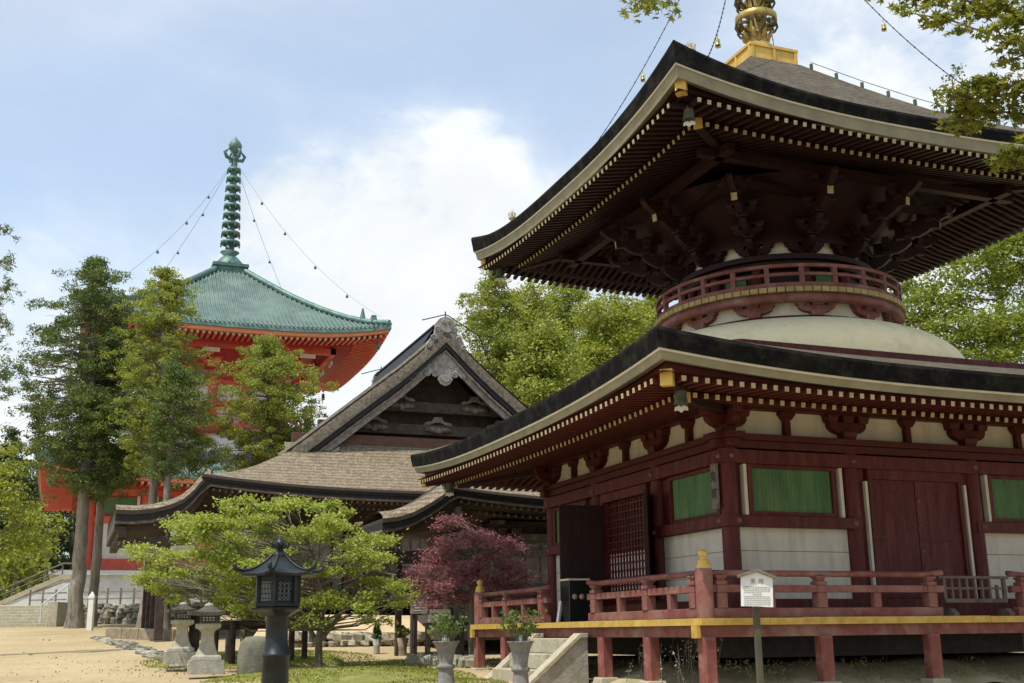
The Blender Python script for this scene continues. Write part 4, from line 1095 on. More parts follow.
    # gable
    if gable:
        ph = [(t, P(t)) for t in np.linspace(sb-.25, hx, 18)]
        for yv, sg in ((y0+sb, 1), (y1-sb, -1)):
            # thick bark verge: dark face below rounded bark
            def chain(o, dy, dx=0.):
                return [(cx-(hx-t)-dx*0, yv+sg*dy, z-o) for t, z in ph]+[(cx+(hx-t), yv+sg*dy, z-o) for t, z in ph[::-1][1:]]
            mb = MB(); mb.grid([chain(.30, .62), chain(.10, .45), chain(-.04, .28), chain(-.02, .06), chain(.12, -.06), chain(.30, -.10), chain(.55, -.04)] if False else [chain(-.02, .95), chain(-.14, .65), chain(-.12, .35), chain(.0, .08), chain(.16, -.04), chain(.60, -.06)], 0, True)
            mb.build('verge_bark', VERGE, H)
            def strip(o0, o1, dy, nmx, m, back=.3):
                mb = MB(); mb.grid([chain(o0, dy+back), chain(o0, dy), chain(o1, dy), chain(o1, dy+back)], 0, False); return mb.build(nmx, m, H)
            strip(.57, .80, .0, 'verge_edge', IRON); strip(.78, .90, .1, 'verge_lining', DARKW); strip(.88, .96, .02, 'verge_moulding', OLDW)
            bo = strip(.95, 1.22, .16, 'barge_board', GREYW, .12)
            # carved pendant at the peak and at the foot of the boards
            zp = P(hx)-1.45
            def carve(cx_, cz, sc):
                mb = MB(); yy = yv+sg*.12
                half = [(0, -.80), (.2, -.72), (.33, -.52), (.27, -.33), (.40, -.44), (.54, -.40), (.58, -.27), (.72, -.42), (.87, -.42), (.94, -.30), (1.06, -.50), (1.22, -.52), (1.30, -.40), (1.46, -.64), (1.60, -.66), (1.72, -.82), (1.76, -.64), (1.2, -.10), (.6, .30), (0, .72)]
                full = half+[(-a, z) for a, z in half[::-1][1:-1]]
                mb.prism([(a*sc, z*sc) for a, z in full], lambda a, z, t: (cx_+a, yy+sg*(.05-t), cz+z), .08)
                heart = [(0, -.66), (.16, -.58), (.24, -.46), (.18, -.34), (.06, -.36), (0, -.42), (-.06, -.36), (-.18, -.34), (-.24, -.46), (-.16, -.58)]
                mb.prism([(a*sc, z*sc) for a, z in heart], lambda a, z, t: (cx_+a, yy-sg*(.03+t), cz+z), .05)
                for m2 in (-1, 1):
                    for a, z, q in ((.44, -.26, .11), (.80, -.28, .10), (1.16, -.38, .09), (.22, .06, .13), (.55, -.04, .08)):
                        pts = [(cx_+m2*(a+q*(1-k/16)*cos(k*.62))*sc, yy-sg*.035, cz+(z+q*(1-k/16)*sin(k*.62))*sc) for k in range(15)]
                        mb.tube(pts, .028*sc, 5)
                return mb
            p_ = carve(cx, zp-.12, .92).build('gable_pendant', CARV, H)
            for s_ in (-1, 1):
                mb = MB(); yy = yv+sg*.14
                t0 = sb+.55; cx_ = cx+s_*(hx-t0-.75); cz = P(t0)-.75
                out_ = [(-.1, -.52), (.02, -.36), (.12, -.42), (.24, -.34), (.22, -.2), (.36, -.22), (.44, -.08), (.38, .04), (.52, .06), (.58, .24), (.50, .36), (.66, .44), (.66, .6), (.3, .34), (-.15, -.05), (-.4, -.3), (-.3, -.46)]
                mb.prism([(-s_*a, z) for a, z in out_], lambda a, z, t: (cx_+a, yy+sg*(.03-t), cz+z), .08)
                for a, z, q in ((.1, -.2, .1), (.26, .02, .1), (.42, .24, .1)):
                    mb.tube([(cx_-s_*(a+q*(1-k/16)*cos(k*.62)), yy-sg*.055, cz+z+q*(1-k/16)*sin(k*.62)) for k in range(15)], .026, 5)
                mb.build('foot_carving', CARV, H)
            # gable wall, beams and carved struts
            zb = P(sb+.5)-.12; yw = yv+sg*1.7
            mb = MB(); pl = [(cx-(hx-t), P(t)-.75) for t, _ in ph]+[(cx+(hx-t), P(t)-.75) for t, _ in ph[::-1][1:]]
            pl = [(a, z) for a, z in pl if z > zb-.2]+[(cx+hx-sb, zb-.2), (cx-hx+sb, zb-.2)]
            mb.prism(pl, lambda a, z, t: (a, yw+sg*t, z), .1); mb.build('gable_wall', DARKW, H)
            mb = MB(); mb.bx(cx-hx+sb+.3, cx+hx-sb-.3, yv+sg*.55, yv+sg*.72, zb-.3, zb+.55); mb.build('gable_base_boards', BROWNW, H)
            for z, hl in ((zb+.95, .78), (zb+1.85, .56)):
                mb = MB(); L_ = (hx-sb)*hl
                mb.beam((cx-L_, yv+sg*1.1, z), (cx+L_, yv+sg*1.1, z), .25, .42); mb.build('gable_beam', DARKW, H, .03)
                for s_ in ((-.55, 0, .55) if hl > .6 else (-.45, .45)):
                    mb = MB(); c = cx+s_*L_
                    pl = [(-.6, .0), (-.5, .12), (-.25, .16), (-.14, .34), (.14, .34), (.25, .16), (.5, .12), (.6, 0), (.3, .03), (.12, .12), (-.12, .12), (-.3, .03)]
                    mb.prism(pl, lambda a, zq, t: (c+a, yv+sg*1.0+sg*t, z+.2+zq), .12); mb.build('frog_leg_strut', OLDW, H)
                    mb = MB(); mb.lathe([(0, 0), (.12, .02), (.16, .06), (.06, .1), (0, .1)], (0, 0, 0), 10, 0, cap=False)
                    for m2 in (-1, 1):
                        o = len(mb.v); mb.lathe([(0, 0), (.14, .02), (.17, .05), (0, .09)], (0, 0, 0), 10, 0, cap=False)
                        mb.v[o:] = [(X*1.9+m2*.26, Y*.7+.04, Z) for X, Y, Z in mb.v[o:]]
                    mb.v = [(c+X, yv+sg*.97-sg*Z, z-.02+Y) for X, Y, Z in mb.v]; mb.build('beam_carving', OLDW, H)
        zr = P(hx)-.1
        mb = MB(); mb.bx(cx-.34, cx+.34, y0+sb+.35, y1-sb-.35, zr-.05, zr+.2); mb.bx(cx-.42, cx+.42, y0+sb+.3, y1-sb-.3, zr+.2, zr+.27)
        for s_ in (-1, 1):
            mb.grid([[(cx+s_*.36, y, zr+.2) for y in (y0+sb+.4, y1-sb-.4)], [(cx+s_*.75, y, zr-.5) for y in (y0+sb+.7, y1-sb-.7)]], 0, False)
        mb.build('ridge_box', IRON, H)
        for yv, sg in ((y0+sb, 1), (y1-sb, -1)):
            mb = MB(); pl = [(-.95, -1.05), (-.72, -.45), (-.46, -.12), (-.40, .3), (-.25, .48), (0, .58), (.25, .48), (.40, .3), (.46, -.12), (.72, -.45), (.95, -1.05), (.6, -.75), (.3, -.35), (0, -.2), (-.3, -.35), (-.6, -.75)]
            mb.prism(pl, lambda a, z, t: (cx+a, yv-sg*.02+sg*t, zr+z-.02), .22)
            in_ = [(-.2, -.02), (-.26, .2), (-.14, .38), (0, .45), (.14, .38), (.26, .2), (.2, -.02), (0, -.1)]
            mb.prism(in_, lambda a, z, t: (cx+a, yv-sg*(.02+t), zr+z-.02), .07)
            for m2 in (-1, 1):
                for a, z, q in ((.34, .0, .12), (.5, -.35, .13), (.7, -.68, .11), (.12, .3, .09)):
                    mb.tube([(cx+m2*(a+q*(1-k/16)*cos(k*.62)), yv-sg*.05-(sg*.05 if a < .2 else 0), zr+z+q*(1-k/16)*sin(k*.62)) for k in range(15)], .035, 5)
            mb.build('ridge_end_ornament', CARV, H)
            mb = MB(); mb.tube([(cx-.95, yv+.1, zr+.36), (cx, yv+.1, zr+.66), (cx+.1, yv+.1, zr+.64), (cx+1.4, yv+.1, zr-.1), (cx+1.9, yv+.1, zr-1.3)], .022, 5)
            mb.tube([(cx, yv+.1, zr+.55), (cx, yv+.1, zr+.78)], .025, 5); mb.build('lightning_rod', IRON, H)
    else:
        zr = P(tm); mb = MB(); mb.bx(cx-.9, cx+.9, y0+ys/2-.3, y0+ys/2+.3, zr-.2, zr+.5); mb.build('ridge_box', IRON, H)
    # body
    bi, zf, zt = body
    bx0, bx1, by0, by1 = x0+bi, x0+xs-bi, y0+bi, y1-bi
    mb = MB(); mb.bx(bx0-1.2, bx1+1.2, by0-1.2, by1+1.2, zf-.22, zf); mb.build('veranda_floor', DARKW, H)
    mb = MB(); mb.bx(bx0+.3, bx1-.3, by0+.3, by1-.3, gz-.5, zf-.2); mb.build('floor_gap_shade', IRON, H)  # black block painted as the shade in the gap below the floor
    mb = MB(); mb.bx(bx0, bx1, by0, by1, zf+.004, zt); mb.build('wall', DARKW, H)
    nb_ = max(3, int(round((bx1-bx0)/2.1)))
    for i in range(nb_+1):
        x = bx0+(bx1-bx0)*i/nb_
        mb = MB(); mb.tube([(x, by0-.06, zf), (x, by0-.06, zt)], .17, 12); mb.build('column', OLDW, H)
        mb = MB(); bracket(mb, lambda a, b2, z: (x+a, by0-.1+b2, zt-.75+z), 1.1, .6, .22); mb.build('bracket', DARKW, H)
        mb = MB(); mb.box((x, by0-1.0, (zf-.2+gz)/2-.1), (.2, .2, zf-.2-gz+.2)); mb.build('veranda_post', OLDW, H)
        if i < nb_:
            xm = x+(bx1-bx0)/nb_/2; q = (bx1-bx0)/nb_/2-.24
            mb = MB(); mb.bx(xm-q, xm+q, by0-.08, by0-.01, zf+.3, zf+1.0); mb.build('wall_board', BROWNW, H)
            mb = MB(); mb.bx(xm-q, xm+q, by0-.05, by0-.012, zf+1.12, zf+2.3); wp = mb.build('window', OLDW, H)
            mb = MB()
            for j in range(4): mb.bx(xm-q+.06+j*(2*q-.12)/4+.03, xm-q+.06+(j+1)*(2*q-.12)/4-.03, by0-.07, by0-.052, zf+1.2, zf+2.22)
            g = mb.build('pane', GREYW, H); g.parent = wp
    ny_ = max(3, int(round((by1-by0)/2.1)))
    for i in range(ny_+1):
        y = by0+(by1-by0)*i/ny_
        mb = MB(); mb.tube([(bx0-.06, y, zf), (bx0-.06, y, zt)], .17, 12); mb.build('column', OLDW, H)
    for z in (zf+.1, zf+1.06, zf+2.4, zt-.85):
        mb = MB(); mb.bx(bx0-.12, bx1+.12, by0-.14, by0, z-.09, z+.09); mb.build('wall_rail', OLDW, H)
        mb = MB(); mb.bx(bx0-.144, bx0, by0-.1, by1, z-.086, z+.094); mb.build('wall_rail', OLDW, H)
    return H
prof1 = [(0, 6.34), (1, 6.79), (2, 7.29), (3.06, 7.92), (3.76, 8.46), (5.45, 9.84), (6.35, 10.58), (7.4, 11.42), (8.3, 12.22), (9.25, 13.16)]
HALL1 = hall('temple_hall', 'dark timber hall with grey gable boards and sunlit bark roof behind the green maple', -8.96, 19.56, 18.5, 16.5, prof1, .34, 7.5, .30, None,
     ([(-8.7, 6.70), (-8.98, 6.45), (-9.2, 6.15), (-9.51, 5.85), (-9.9, 5.66), (-10.4, 5.52), (-11.0, 5.45), (-11.55, 5.46)], 19.62, 27.8, .42), {'set': 3.2}, (3.1, 2.75, 5.95))
prof2 = [(0, 4.85), (1, 5.2), (2, 5.62), (3, 6.15), (4.2, 6.95), (5.4, 7.9)]
HALL2 = hall('small_temple_hall', 'smaller bark roofed timber hall with curved porch roof half hidden by the near pagoda', -4.21, 8.12, 10.8, 10.2, prof2, .24, 4.5, .22, None,
     ([(-3.9, 5.14), (-4.15, 5.02), (-4.4, 4.83), (-4.71, 4.63), (-5.1, 4.42), (-5.46, 4.30), (-5.86, 4.25)], 8.18, 10.4, .32), None, (2.0, 1.62, 4.45))
mb = MB(); p = (-4.25, 8.14, 5.1); mb.box((p[0], p[1]+.1, p[2]+.08), (.16, .3, .2)); mb.tube([(p[0], p[1]+.1, p[2]+.15), (p[0]-.03, p[1]+.1, p[2]+.38)], [.07, .03], 8)
mb.build('corner_ornament', IRON, HALL2)
mb = MB(); bell_mesh(mb, (-3.85, 8.6, 4.45), .13); mb.build('wind_bell', [BELLM, BELLM], HALL2)

# ------------------------------------------------------------------ stonework and fences at the back left
def P3(u, v, D): return at(u, v, D)
def gz_at(u, D):
    p = at(u, 600, D); return ground(p[0], p[1])
def rubble_wall(name, label, u0, u1, D0, D1, ztop, seed, sz=.42, mat_=ROCK, group=None):
    a = at(u0, 600, D0); b2 = at(u1, 600, D1); L_ = np.hypot(*(b2-a)[:2]); dv = (b2-a)[:2]/L_; r = np.random.default_rng(seed)
    g0 = min(ground(*a[:2]), ground(*b2[:2])); t = thing(name, label, 'stone wall', (a[0], a[1], g0), group)
    rz = math.atan2(dv[1], dv[0]); nv = np.array([-dv[1], dv[0]])
    mb = MB(); c = (a+b2)/2; cc = c[:2]+nv*.35
    mb.box((cc[0], cc[1], (g0-.2+ztop-.06)/2), (L_, .5, ztop-.06-g0+.2), rz=rz); mb.build('wall_core', STONE, t)
    mb = MB(); z = g0+.02; k = 0
    while z < ztop-.05:
        h = min(r.uniform(.55, .95)*sz, ztop-z+.05); x = r.uniform(-.2, .1)
        while x < L_:
            w_ = r.uniform(.7, 1.7)*sz; q = a[:2]+dv*(x+w_/2)-nv*r.uniform(-.02, .06)
            mb.rock((q[0], q[1], z+h/2+r.uniform(-.04, .04)), (w_*1.08, .34, h*1.12), 0, seed*1000+k, 6); k += 1
            # turn each stone along the wall
            x += w_
        z += h*.95
    mb.build('stones', mat_, t)
    return t
zt_ = P3(120, 604, 55)[2]
rubble_wall('rubble_wall', 'mossy rubble retaining wall below the white pagoda base, behind the cedar trunks', 56, 215, 56, 54, zt_, 5, .34)
# grey picket fence on top of that wall
FN = thing('picket_fence', 'thin grey post and rail fence on top of the rubble wall', 'fence', (*at(100, 600, 56.6)[:2], zt_))
a = at(30, 600, 57.6); b2 = at(215, 600, 55.2)
for i in range(15):
    p = a+(b2-a)*i/14; mb = MB(); mb.box((p[0], p[1], zt_+.35), (.09, .09, .9)); mb.build('fence_post', GREYW, FN)
for z in (.30, .62):
    mb = MB(); mb.beam((a[0], a[1], zt_+z), (b2[0], b2[1], zt_+z), .05, .07); mb.build('fence_rail', GREYW, FN)
# pale granite steps at the left edge
SS = thing('broad_steps', 'broad pale granite steps at the left edge of the sandy court', 'steps', (*at(10, 600, 52.5)[:2], gz_at(10, 52.5)))
g = gz_at(10, 52.5); zt2 = P3(10, 606, 55)[2]; n = 7
a0 = at(-260, 600, 53.)[:2]; a1 = at(52, 600, 52.)[:2]; dv = (a1-a0)/np.linalg.norm(a1-a0); nv = np.array([-dv[1], dv[0]])
for i in range(n):
    z1 = g+(zt2-g)*(i+1)/n; q0 = a0+nv*.42*i; q1 = a1+nv*.42*i; c = (q0+q1)/2+nv*.35
    mb = MB(); mb.box((c[0], c[1], z1-(zt2-g)/n/2-.1), (np.linalg.norm(q1-q0), .7, (zt2-g)/n+.2), rz=math.atan2(dv[1], dv[0])); mb.build('step', STONEL, SS, .015)
mb = MB(); c = a1+dv*.25+nv*.9; mb.box((c[0], c[1], (g+zt2)/2+.02), (.45, 2.6, zt2-g+.1), rz=math.atan2(dv[1], dv[0])); mb.build('side_pier', STONEL, SS, .02)
HRL = thing('handrail', 'thin grey metal handrail standing on the broad granite steps', 'handrail', (*(a1-dv*.5), g))
for q in (0.1, 1.3, 2.6):
    p = a1-dv*.5+nv*q; mb = MB(); z0 = g+(zt2-g)*min(1, q/2.6); mb.tube([(p[0], p[1], z0-.1), (p[0], p[1], z0+.95)], .03, 6); mb.build('handrail_post', STONEW, HRL)
p = a1-dv*.5+nv*.1; q = a1-dv*.5+nv*2.6; mb = MB(); mb.tube([(p[0], p[1], g+.95), (q[0], q[1], zt2+.95)], .03, 6); mb.build('rail', STONEW, HRL)
# the stair with a white side wall that climbs to the great pagoda
GS = thing('pagoda_stair', 'white walled stair with a sloping handrail climbing to the vermilion pagoda', 'stair', (*at(20, 600, 66)[:2], 3.3))
A_ = at(-22, 613, 66); B_ = at(62, 577, 66); C_ = at(80, 577, 66)
def wallpoly(dz0, dz1, dy, th, nm, m):
    mb = MB(); nvv = FH*th
    pl = [(A_, dz0), (B_, dz0), (C_, dz0)]
    v = []
    for off in (FH*dy, FH*dy+nvv):
        v += [tuple(A_+off+np.array([0, 0, dz0])), tuple(B_+off+np.array([0, 0, dz0])), tuple(C_+off+np.array([0, 0, dz0]))]
        for p in (C_, B_, A_):
            z = dz1 if dz1 is not None else None
            q = p+off; v.append((q[0], q[1], 3.2) if z is None else (q[0], q[1], q[2]+z))
    mb.add(v, [(0, 1, 2, 3, 4, 5), (11, 10, 9, 8, 7, 6)]+[(i, i+6, (i+1) % 6+6, (i+1) % 6) for i in range(6)])
    return mb.build(nm, m, GS)
wallpoly(0, None, 0, .4, 'side_wall', STONEW); wallpoly(.14, -.14, -.06, .52, 'coping', STONEL)
mb = MB()
for i in range(14):
    q = i/13; p = A_+(B_-A_)*q+FH*1.6; mb.box((p[0], p[1], p[2]-.25), (.5, 2.4, .5), rz=-YAW)
mb.build('treads', STONEL, GS)
mb = MB(); up_ = np.array([0, 0, .75]); mb.tube([A_+up_, B_+up_, C_+up_], .05, 6); up2 = np.array([0, 0, .45]); mb.tube([A_+up2, B_+up2], .035, 6)
mb.build('handrail', OLDW, GS)
for i in range(6):
    p = A_+(B_-A_)*i/5; mb = MB(); mb.tube([p+np.array([0, 0, .1]), p+up_], .04, 6); mb.build('handrail_post', OLDW, GS)
# white wooden marker post
p = at(92, 600, 47); g = ground(*p[:2]); mb = MB()
WP = thing('marker_post', 'white square wooden post in front of the cedar trunks', 'post', (p[0], p[1], g))
mb.box((p[0], p[1], g+.62), (.21, .21, 1.25), rz=-YAW); mb.build('shaft', WHITEP, WP, .01)
mb = MB(); mb.box((p[0], p[1], g+1.30), (.25, .25, .1), rz=-YAW); mb.box((p[0], p[1], g+1.43), (.19, .19, .17), rz=-YAW, taper=.2); mb.build('cap', WHITEP, WP)
# long stone kerb and the rubble drain
a = at(112, 600, 40); b2 = at(180, 600, 37.5); KB = thing('stone_kerb', 'long brownish stone kerb along the far edge of the sandy court', 'kerb', (*a[:2], ground(*a[:2])))
for i in range(4):
    p = a+(b2-a)*i/4; q = a+(b2-a)*(i+.985)/4; z = ground(*p[:2])+.15; mb = MB(); mb.beam((p[0], p[1], z), (q[0], q[1], z-.03), .35, .42); mb.build('kerb_stone', mat('brown kerb stone', (.34, .28, .19), (.20, .165, .11), 6, .95, .5, dirt=(.14, .14, .08), dirt_amt=.5, dirt_scale=2), KB, .03)
mb = MB(); r = np.random.default_rng(3)
for i in range(110):
    t = r.random(); u = 100+(190-100)*t+r.normal(0, 2.5); D = 40-13.5*t**.85+r.normal(0, .35)
    p = at(u, 600, D); s_ = r.uniform(.12, .42); mb.rock((p[0], p[1], ground(*p[:2])+.02), (s_*1.3, s_, s_*.35), 0, i, 5)
tag(mb.build('drain_stones', ROCK), 'low scatter of flat grey stones edging the sandy path', 'stones', kind='stuff')
mb = MB()
for i in range(60):
    u = r.uniform(20, 330); D = r.uniform(15, 45); p = at(u, 600, D); s_ = r.uniform(.02, .08); mb.rock((p[0], p[1], ground(*p[:2])), (s_*1.4, s_, s_*.6), 0, i+500, 5)
tag(mb.build('pebbles', ROCK), 'loose pebbles scattered on the sand', 'pebbles', kind='stuff')
# terrace of the big hall: rubble face with a rendered earth bank above
zt1 = P3(365, 634, 33.5)[2]
rubble_wall('low_stone_wall', 'low pale rubble wall in front of the big hall, behind the potted shrubs', 292, 412, 33.6, 33.2, zt1, 11, .26, mat('pale field stone', (.42, .38, .29), (.24, .22, .165), 6, .95, .5, dirt=(.22, .21, .13), dirt_amt=.6, dirt_scale=4, island=.25))
mb = MB(); a = at(255, 600, 34.2)[:2]; b2 = at(470, 600, 33.4)[:2]; rows = []
for q, z in ((0, zt1-.9), (.0, zt1-.02), (.5, zt1+.10), (1.1, zt1+.42), (1.6, zt1+.55), (6, zt1+.62)):
    rows.append([(*(a+(b2-a)*t+FH[:2]*q), z+.03*sin(9*t+q*3)) for t in np.linspace(0, 1, 12)])
mb.grid(rows, 0, True); tag(mb.build('earth_bank', EARTHW), kind='structure')
r = np.random.default_rng(21)
for i, u in enumerate((415, 424, 431, 439, 447, 455, 462, 470, 476)):
    p = at(u, 655, 26.2-.1*i); mb = MB(); g = ground(*p[:2]); s_ = r.uniform(.24, .36); mb.rock((p[0], p[1], g+.08), (s_*1.25, s_, s_*.85), 0, 900+i, 8)
    o = mb.build('boulder', ROCK); tag(o, 'one of the small pale boulders lined up beside the red maple', 'boulder', 'boulders in a row by the red maple')

# ------------------------------------------------------------------ trees
def mesh_from_quads(name, V, nq, m, parent=None, nv=4):
    me = bpy.data.meshes.new(name); org = np.array(WORLD[parent.name]) if parent is not None else np.zeros(3)
    V = (V-org).astype(np.float32); n = len(V)
    me.vertices.add(n); me.vertices.foreach_set('co', V.ravel()); me.loops.add(n); me.loops.foreach_set('vertex_index', np.arange(n, dtype=np.int32))
    me.polygons.add(nq); me.polygons.foreach_set('loop_start', np.arange(0, n, nv, dtype=np.int32)); me.polygons.foreach_set('loop_total', np.full(nq, nv, np.int32))
    me.update(calc_edges=True); me.materials.append(m)
    o = bpy.data.objects.new(name, me); COL.objects.link(o)
    if parent is not None: o.parent = parent
    WORLD[o.name] = tuple(org); return o
def leaf_quads(C, size, rng, flat=0., asp=.55, jit=.35, out=None):
    """one kite-shaped leaf at each centre; flat pulls the leaves towards horizontal"""
    n = len(C); a = rng.normal(size=(n, 3)); a[:, 2] *= (1-flat)
    if out is not None: a += out*1.1
    a /= np.linalg.norm(a, axis=1)[:, None]+1e-9
    b2 = rng.normal(size=(n, 3)); b2[:, 2] *= (1-flat); b2 -= a*(a*b2).sum(1)[:, None]; b2 /= np.linalg.norm(b2, axis=1)[:, None]+1e-9
    s_ = size*rng.uniform(1-jit, 1+jit, n)[:, None]
    V = np.stack([C-a*s_*.5, C+b2*s_*asp*.5+a*s_*.08, C+a*s_*.5, C-b2*s_*asp*.5+a*s_*.08], 1)
    return V.reshape(-1, 3)
def clumps(c, rad, n, per, cr, rng, flat=.5, shell=.55):
    """leaf centres in small clumps spread through an ellipsoid, mostly near its outside"""
    d_ = rng.normal(size=(n, 3)); d_ /= np.linalg.norm(d_, axis=1)[:, None]
    q = (shell+(1-shell)*rng.random(n))[:, None]; q *= np.where(rng.random(n) < .22, rng.random(n)**.5, 1)[:, None]
    K = np.array(c)+d_*q*np.array(rad)
    s_ = cr*rng.uniform(.55, 1.25, n)
    off = rng.normal(size=(n, per, 3))*np.array([1, 1, flat])*.5*s_[:, None, None]
    return (K[:, None, :]+off).reshape(-1, 3), K
def tree(name, label, D, trunk, blobs, leafm, leaf, cr, dens, barkm=BARKT, group=None, cat='tree', rng_seed=1, flat=.5, lflat=.2, asp=.5, per=26, shell=.5, limbs=True, extra=None, dscale=1., lean=0.):
    """trunk: [(u, v, half-width px)...] from the foot up; blobs: [(u, v, ru, rv, dD)] in photo pixels at D metres"""
    rng = np.random.default_rng(rng_seed)
    T = [at(u, v, D) for u, v, w_ in trunk]; R_ = [max(.012, px(w_, D)) for _, _, w_ in trunk]
    g = ground(T[0][0], T[0][1])
    if T[0][2] > g-.05 or True: T[0] = np.array([T[0][0], T[0][1], g-.08])
    t = thing(name, label, cat, (T[0][0], T[0][1], g), group)
    mb = MB()
    # trunk with a flared foot and slight irregularity
    pts, rr = [], []
    for i in range(len(T)-1):
        for q in np.linspace(0, 1, 7)[:-1]:
            pts.append(T[i]+(T[i+1]-T[i])*q+rng.normal(0, .12*R_[i], 3)*np.array([1, 1, 0])*(i+q > 0)); rr.append(R_[i]+(R_[i+1]-R_[i])*q)
    pts.append(T[-1]); rr.append(R_[-1]); rr[0] *= 1.45; rr[1] *= 1.12
    mb.tube(pts, rr, 12); mb.build('trunk', barkm, t)
    Vs = []; lm = MB()
    for u, v, ru, rv, dD in blobs:
        c = at(u, v, D+dD*dscale); rad = np.array([px(ru, D), px(ru, D)*.9, px(rv, D)])
        n = max(3, int(dens*ru*rv/100)); C, K = clumps(c, rad, n, per, cr, rng, flat, shell)
        Vs.append(leaf_quads(C, leaf, rng, lflat, asp))
        if limbs:
            zz_ = [abs(p[2]-(c[2]-rad[2]*.5-abs(np.hypot(*(c-p)[:2]))*.25)) for p in pts]; j = int(np.argmin(zz_)); j = max(j, len(pts)//4)
            p0 = pts[j]; r0 = max(.015, min(rr[j]*.3, .015+.02*np.linalg.norm(c-p0))); mid = (p0+c)/2+rng.normal(0, .06, 3)*np.linalg.norm(c-p0); 
            lm.tube([p0, mid, c], [r0, r0*.6, r0*.2], 6)
            for k in range(min(10, len(K))):
                e = K[k]; m_ = mid+(c-mid)*rng.random(); lm.tube([m_, (m_+e)/2+rng.normal(0, .04, 3), e], [r0*.3, r0*.2, .004], 4)
    V = np.concatenate(Vs); mesh_from_quads('crown', V, len(V)//4, leafm, t)
    if limbs: lm.build('limbs', barkm, t)
    return t
CEDL = leafmat('cedar foliage', (.20, .255, .055), (.038, .075, .024), .25)
CEDD = leafmat('dark cedar foliage', (.085, .125, .035), (.022, .042, .018), .2)
PINL = leafmat('yellow green fir foliage', (.42, .45, .07), (.105, .16, .03), .35)
MAPL = leafmat('fresh green maple leaves', (.50, .54, .10), (.20, .29, .05), .45)
REDL = leafmat('dark red maple leaves', (.50, .225, .24), (.18, .065, .08), .4)
BRDL = leafmat('broadleaf foliage', (.37, .42, .058), (.08, .135, .022), .35)
BRDY = leafmat('spring broadleaf foliage', (.46, .48, .065), (.145, .205, .03), .4)
def cone_blobs(u, vt, vb, wd, n, rng, lo=.28, ln=0., bare=.0, size=(12, 20), thin=.5):
    """tufted branches round a leaning axis from the top vt down to vb"""
    B = [(u+ln, vt+8, size[0]*.6, size[1]*.55, 0)]
    for i in range(n):
        q = ((i+.5)/n)**.9; v = vt+12+(vb-vt-12)*q; w_ = wd*(lo+(1-lo)*min(1, q*1.7))*(1-.25*max(0, q-.75)*4)
        x = rng.uniform(-1, 1); a = rng.uniform(size[0]*.7, size[0]*1.25)
        B.append((u+ln*(1-q)+x*w_, v+rng.normal(0, 4)+abs(x)*6, a, a*rng.uniform(.45, .7)*size[1]/size[0], rng.uniform(-1, 1)*w_*.05))
    return B
def conifer(name, label, D, trunk, env, leafm, leaf, tr, step, nb, barkm=BARKT, group=None, seed=1, per=40, droop=.22, skip=None, tufts=5):
    """a tall trunk with whorls of drooping boughs that carry flat tufts; env: [(v, left u, right u)] of the crown's outline"""
    rng = np.random.default_rng(seed)
    T = [at(u, v, D) for u, v, w_ in trunk]; R_ = [max(.012, px(w_, D)) for _, _, w_ in trunk]; g = ground(T[0][0], T[0][1]); T[0] = np.array([T[0][0], T[0][1], g-.08])
    t = thing(name, label, 'tree', (T[0][0], T[0][1], g), group); mb = MB(); pts, rr = [], []
    for i in range(len(T)-1):
        for q in np.linspace(0, 1, 7)[:-1]:
            pts.append(T[i]+(T[i+1]-T[i])*q+rng.normal(0, .10*R_[i], 3)*np.array([1, 1, 0])*(i+q > 0)); rr.append(R_[i]+(R_[i+1]-R_[i])*q)
    pts.append(T[-1]); rr.append(R_[-1]); rr[0] *= 1.4; rr[1] *= 1.12
    mb.tube(pts, rr, 12); mb.build('trunk', barkm, t)
    vs_ = [e[0] for e in env]; uL = [e[1] for e in env]; uR = [e[2] for e in env]; tv = [q[1] for q in trunk][::-1]; tu = [q[0] for q in trunk][::-1]
    lm = MB(); C = []; v = vs_[0]
    while v < vs_[-1]:
        a0, a1 = np.interp(v, vs_, uL), np.interp(v, vs_, uR); ut = np.interp(v, tv, tu); base = at(ut, v, D)
        for k in range(nb):
            az = rng.uniform(0, 2*pi); c_ = cos(az); side = (a1-ut) if c_ > 0 else (ut-a0); L_ = px(max(3, abs(c_)*side+(1-abs(c_))*(a1-a0)*.45), D)*rng.uniform(.62, 1.2)
            if rng.random() < .08: continue
            dv = RT0*c_+FH*sin(az); b0 = base+np.array([0, 0, rng.normal(0, px(step*.4, D))]); dr = droop*rng.uniform(.3, 1.6)
            P_ = [b0+dv*L_*q+np.array([0, 0, L_*(.25*q-dr*1.9*q*q)]) for q in (0, .35, .7, 1)]
            lm.tube(P_, [max(.01, .014*L_+.01), .01*L_+.008, .008, .004], 4, cap=False)
            for m_ in range(max(2, int(tufts*(.4+.6*min(1, L_/1.6))))):
                q = 1-.62*rng.random()**1.3; i_ = min(2, int(q*2.99)); e = b0+dv*L_*q+np.array([0, 0, L_*(.25*q-dr*1.9*q*q)])+rng.normal(0, 1, 3)*np.array([1, 1, .45])*min(tr*1.1, .3*L_+.05)
                rad = tr*rng.uniform(.55, 1.2)
                w_ = rng.normal(size=(per, 3)); w_ /= np.linalg.norm(w_, axis=1)[:, None]; w_ *= (rng.random(per)**.4)[:, None]
                C.append(e+w_*np.array([rad, rad, rad*.52]))
        v += step*rng.uniform(.7, 1.3)
    C = np.concatenate(C); V = leaf_quads(C, leaf, rng, .05, .38); mesh_from_quads('crown', V, len(C), leafm, t); lm.build('boughs', barkm, t)
    return t
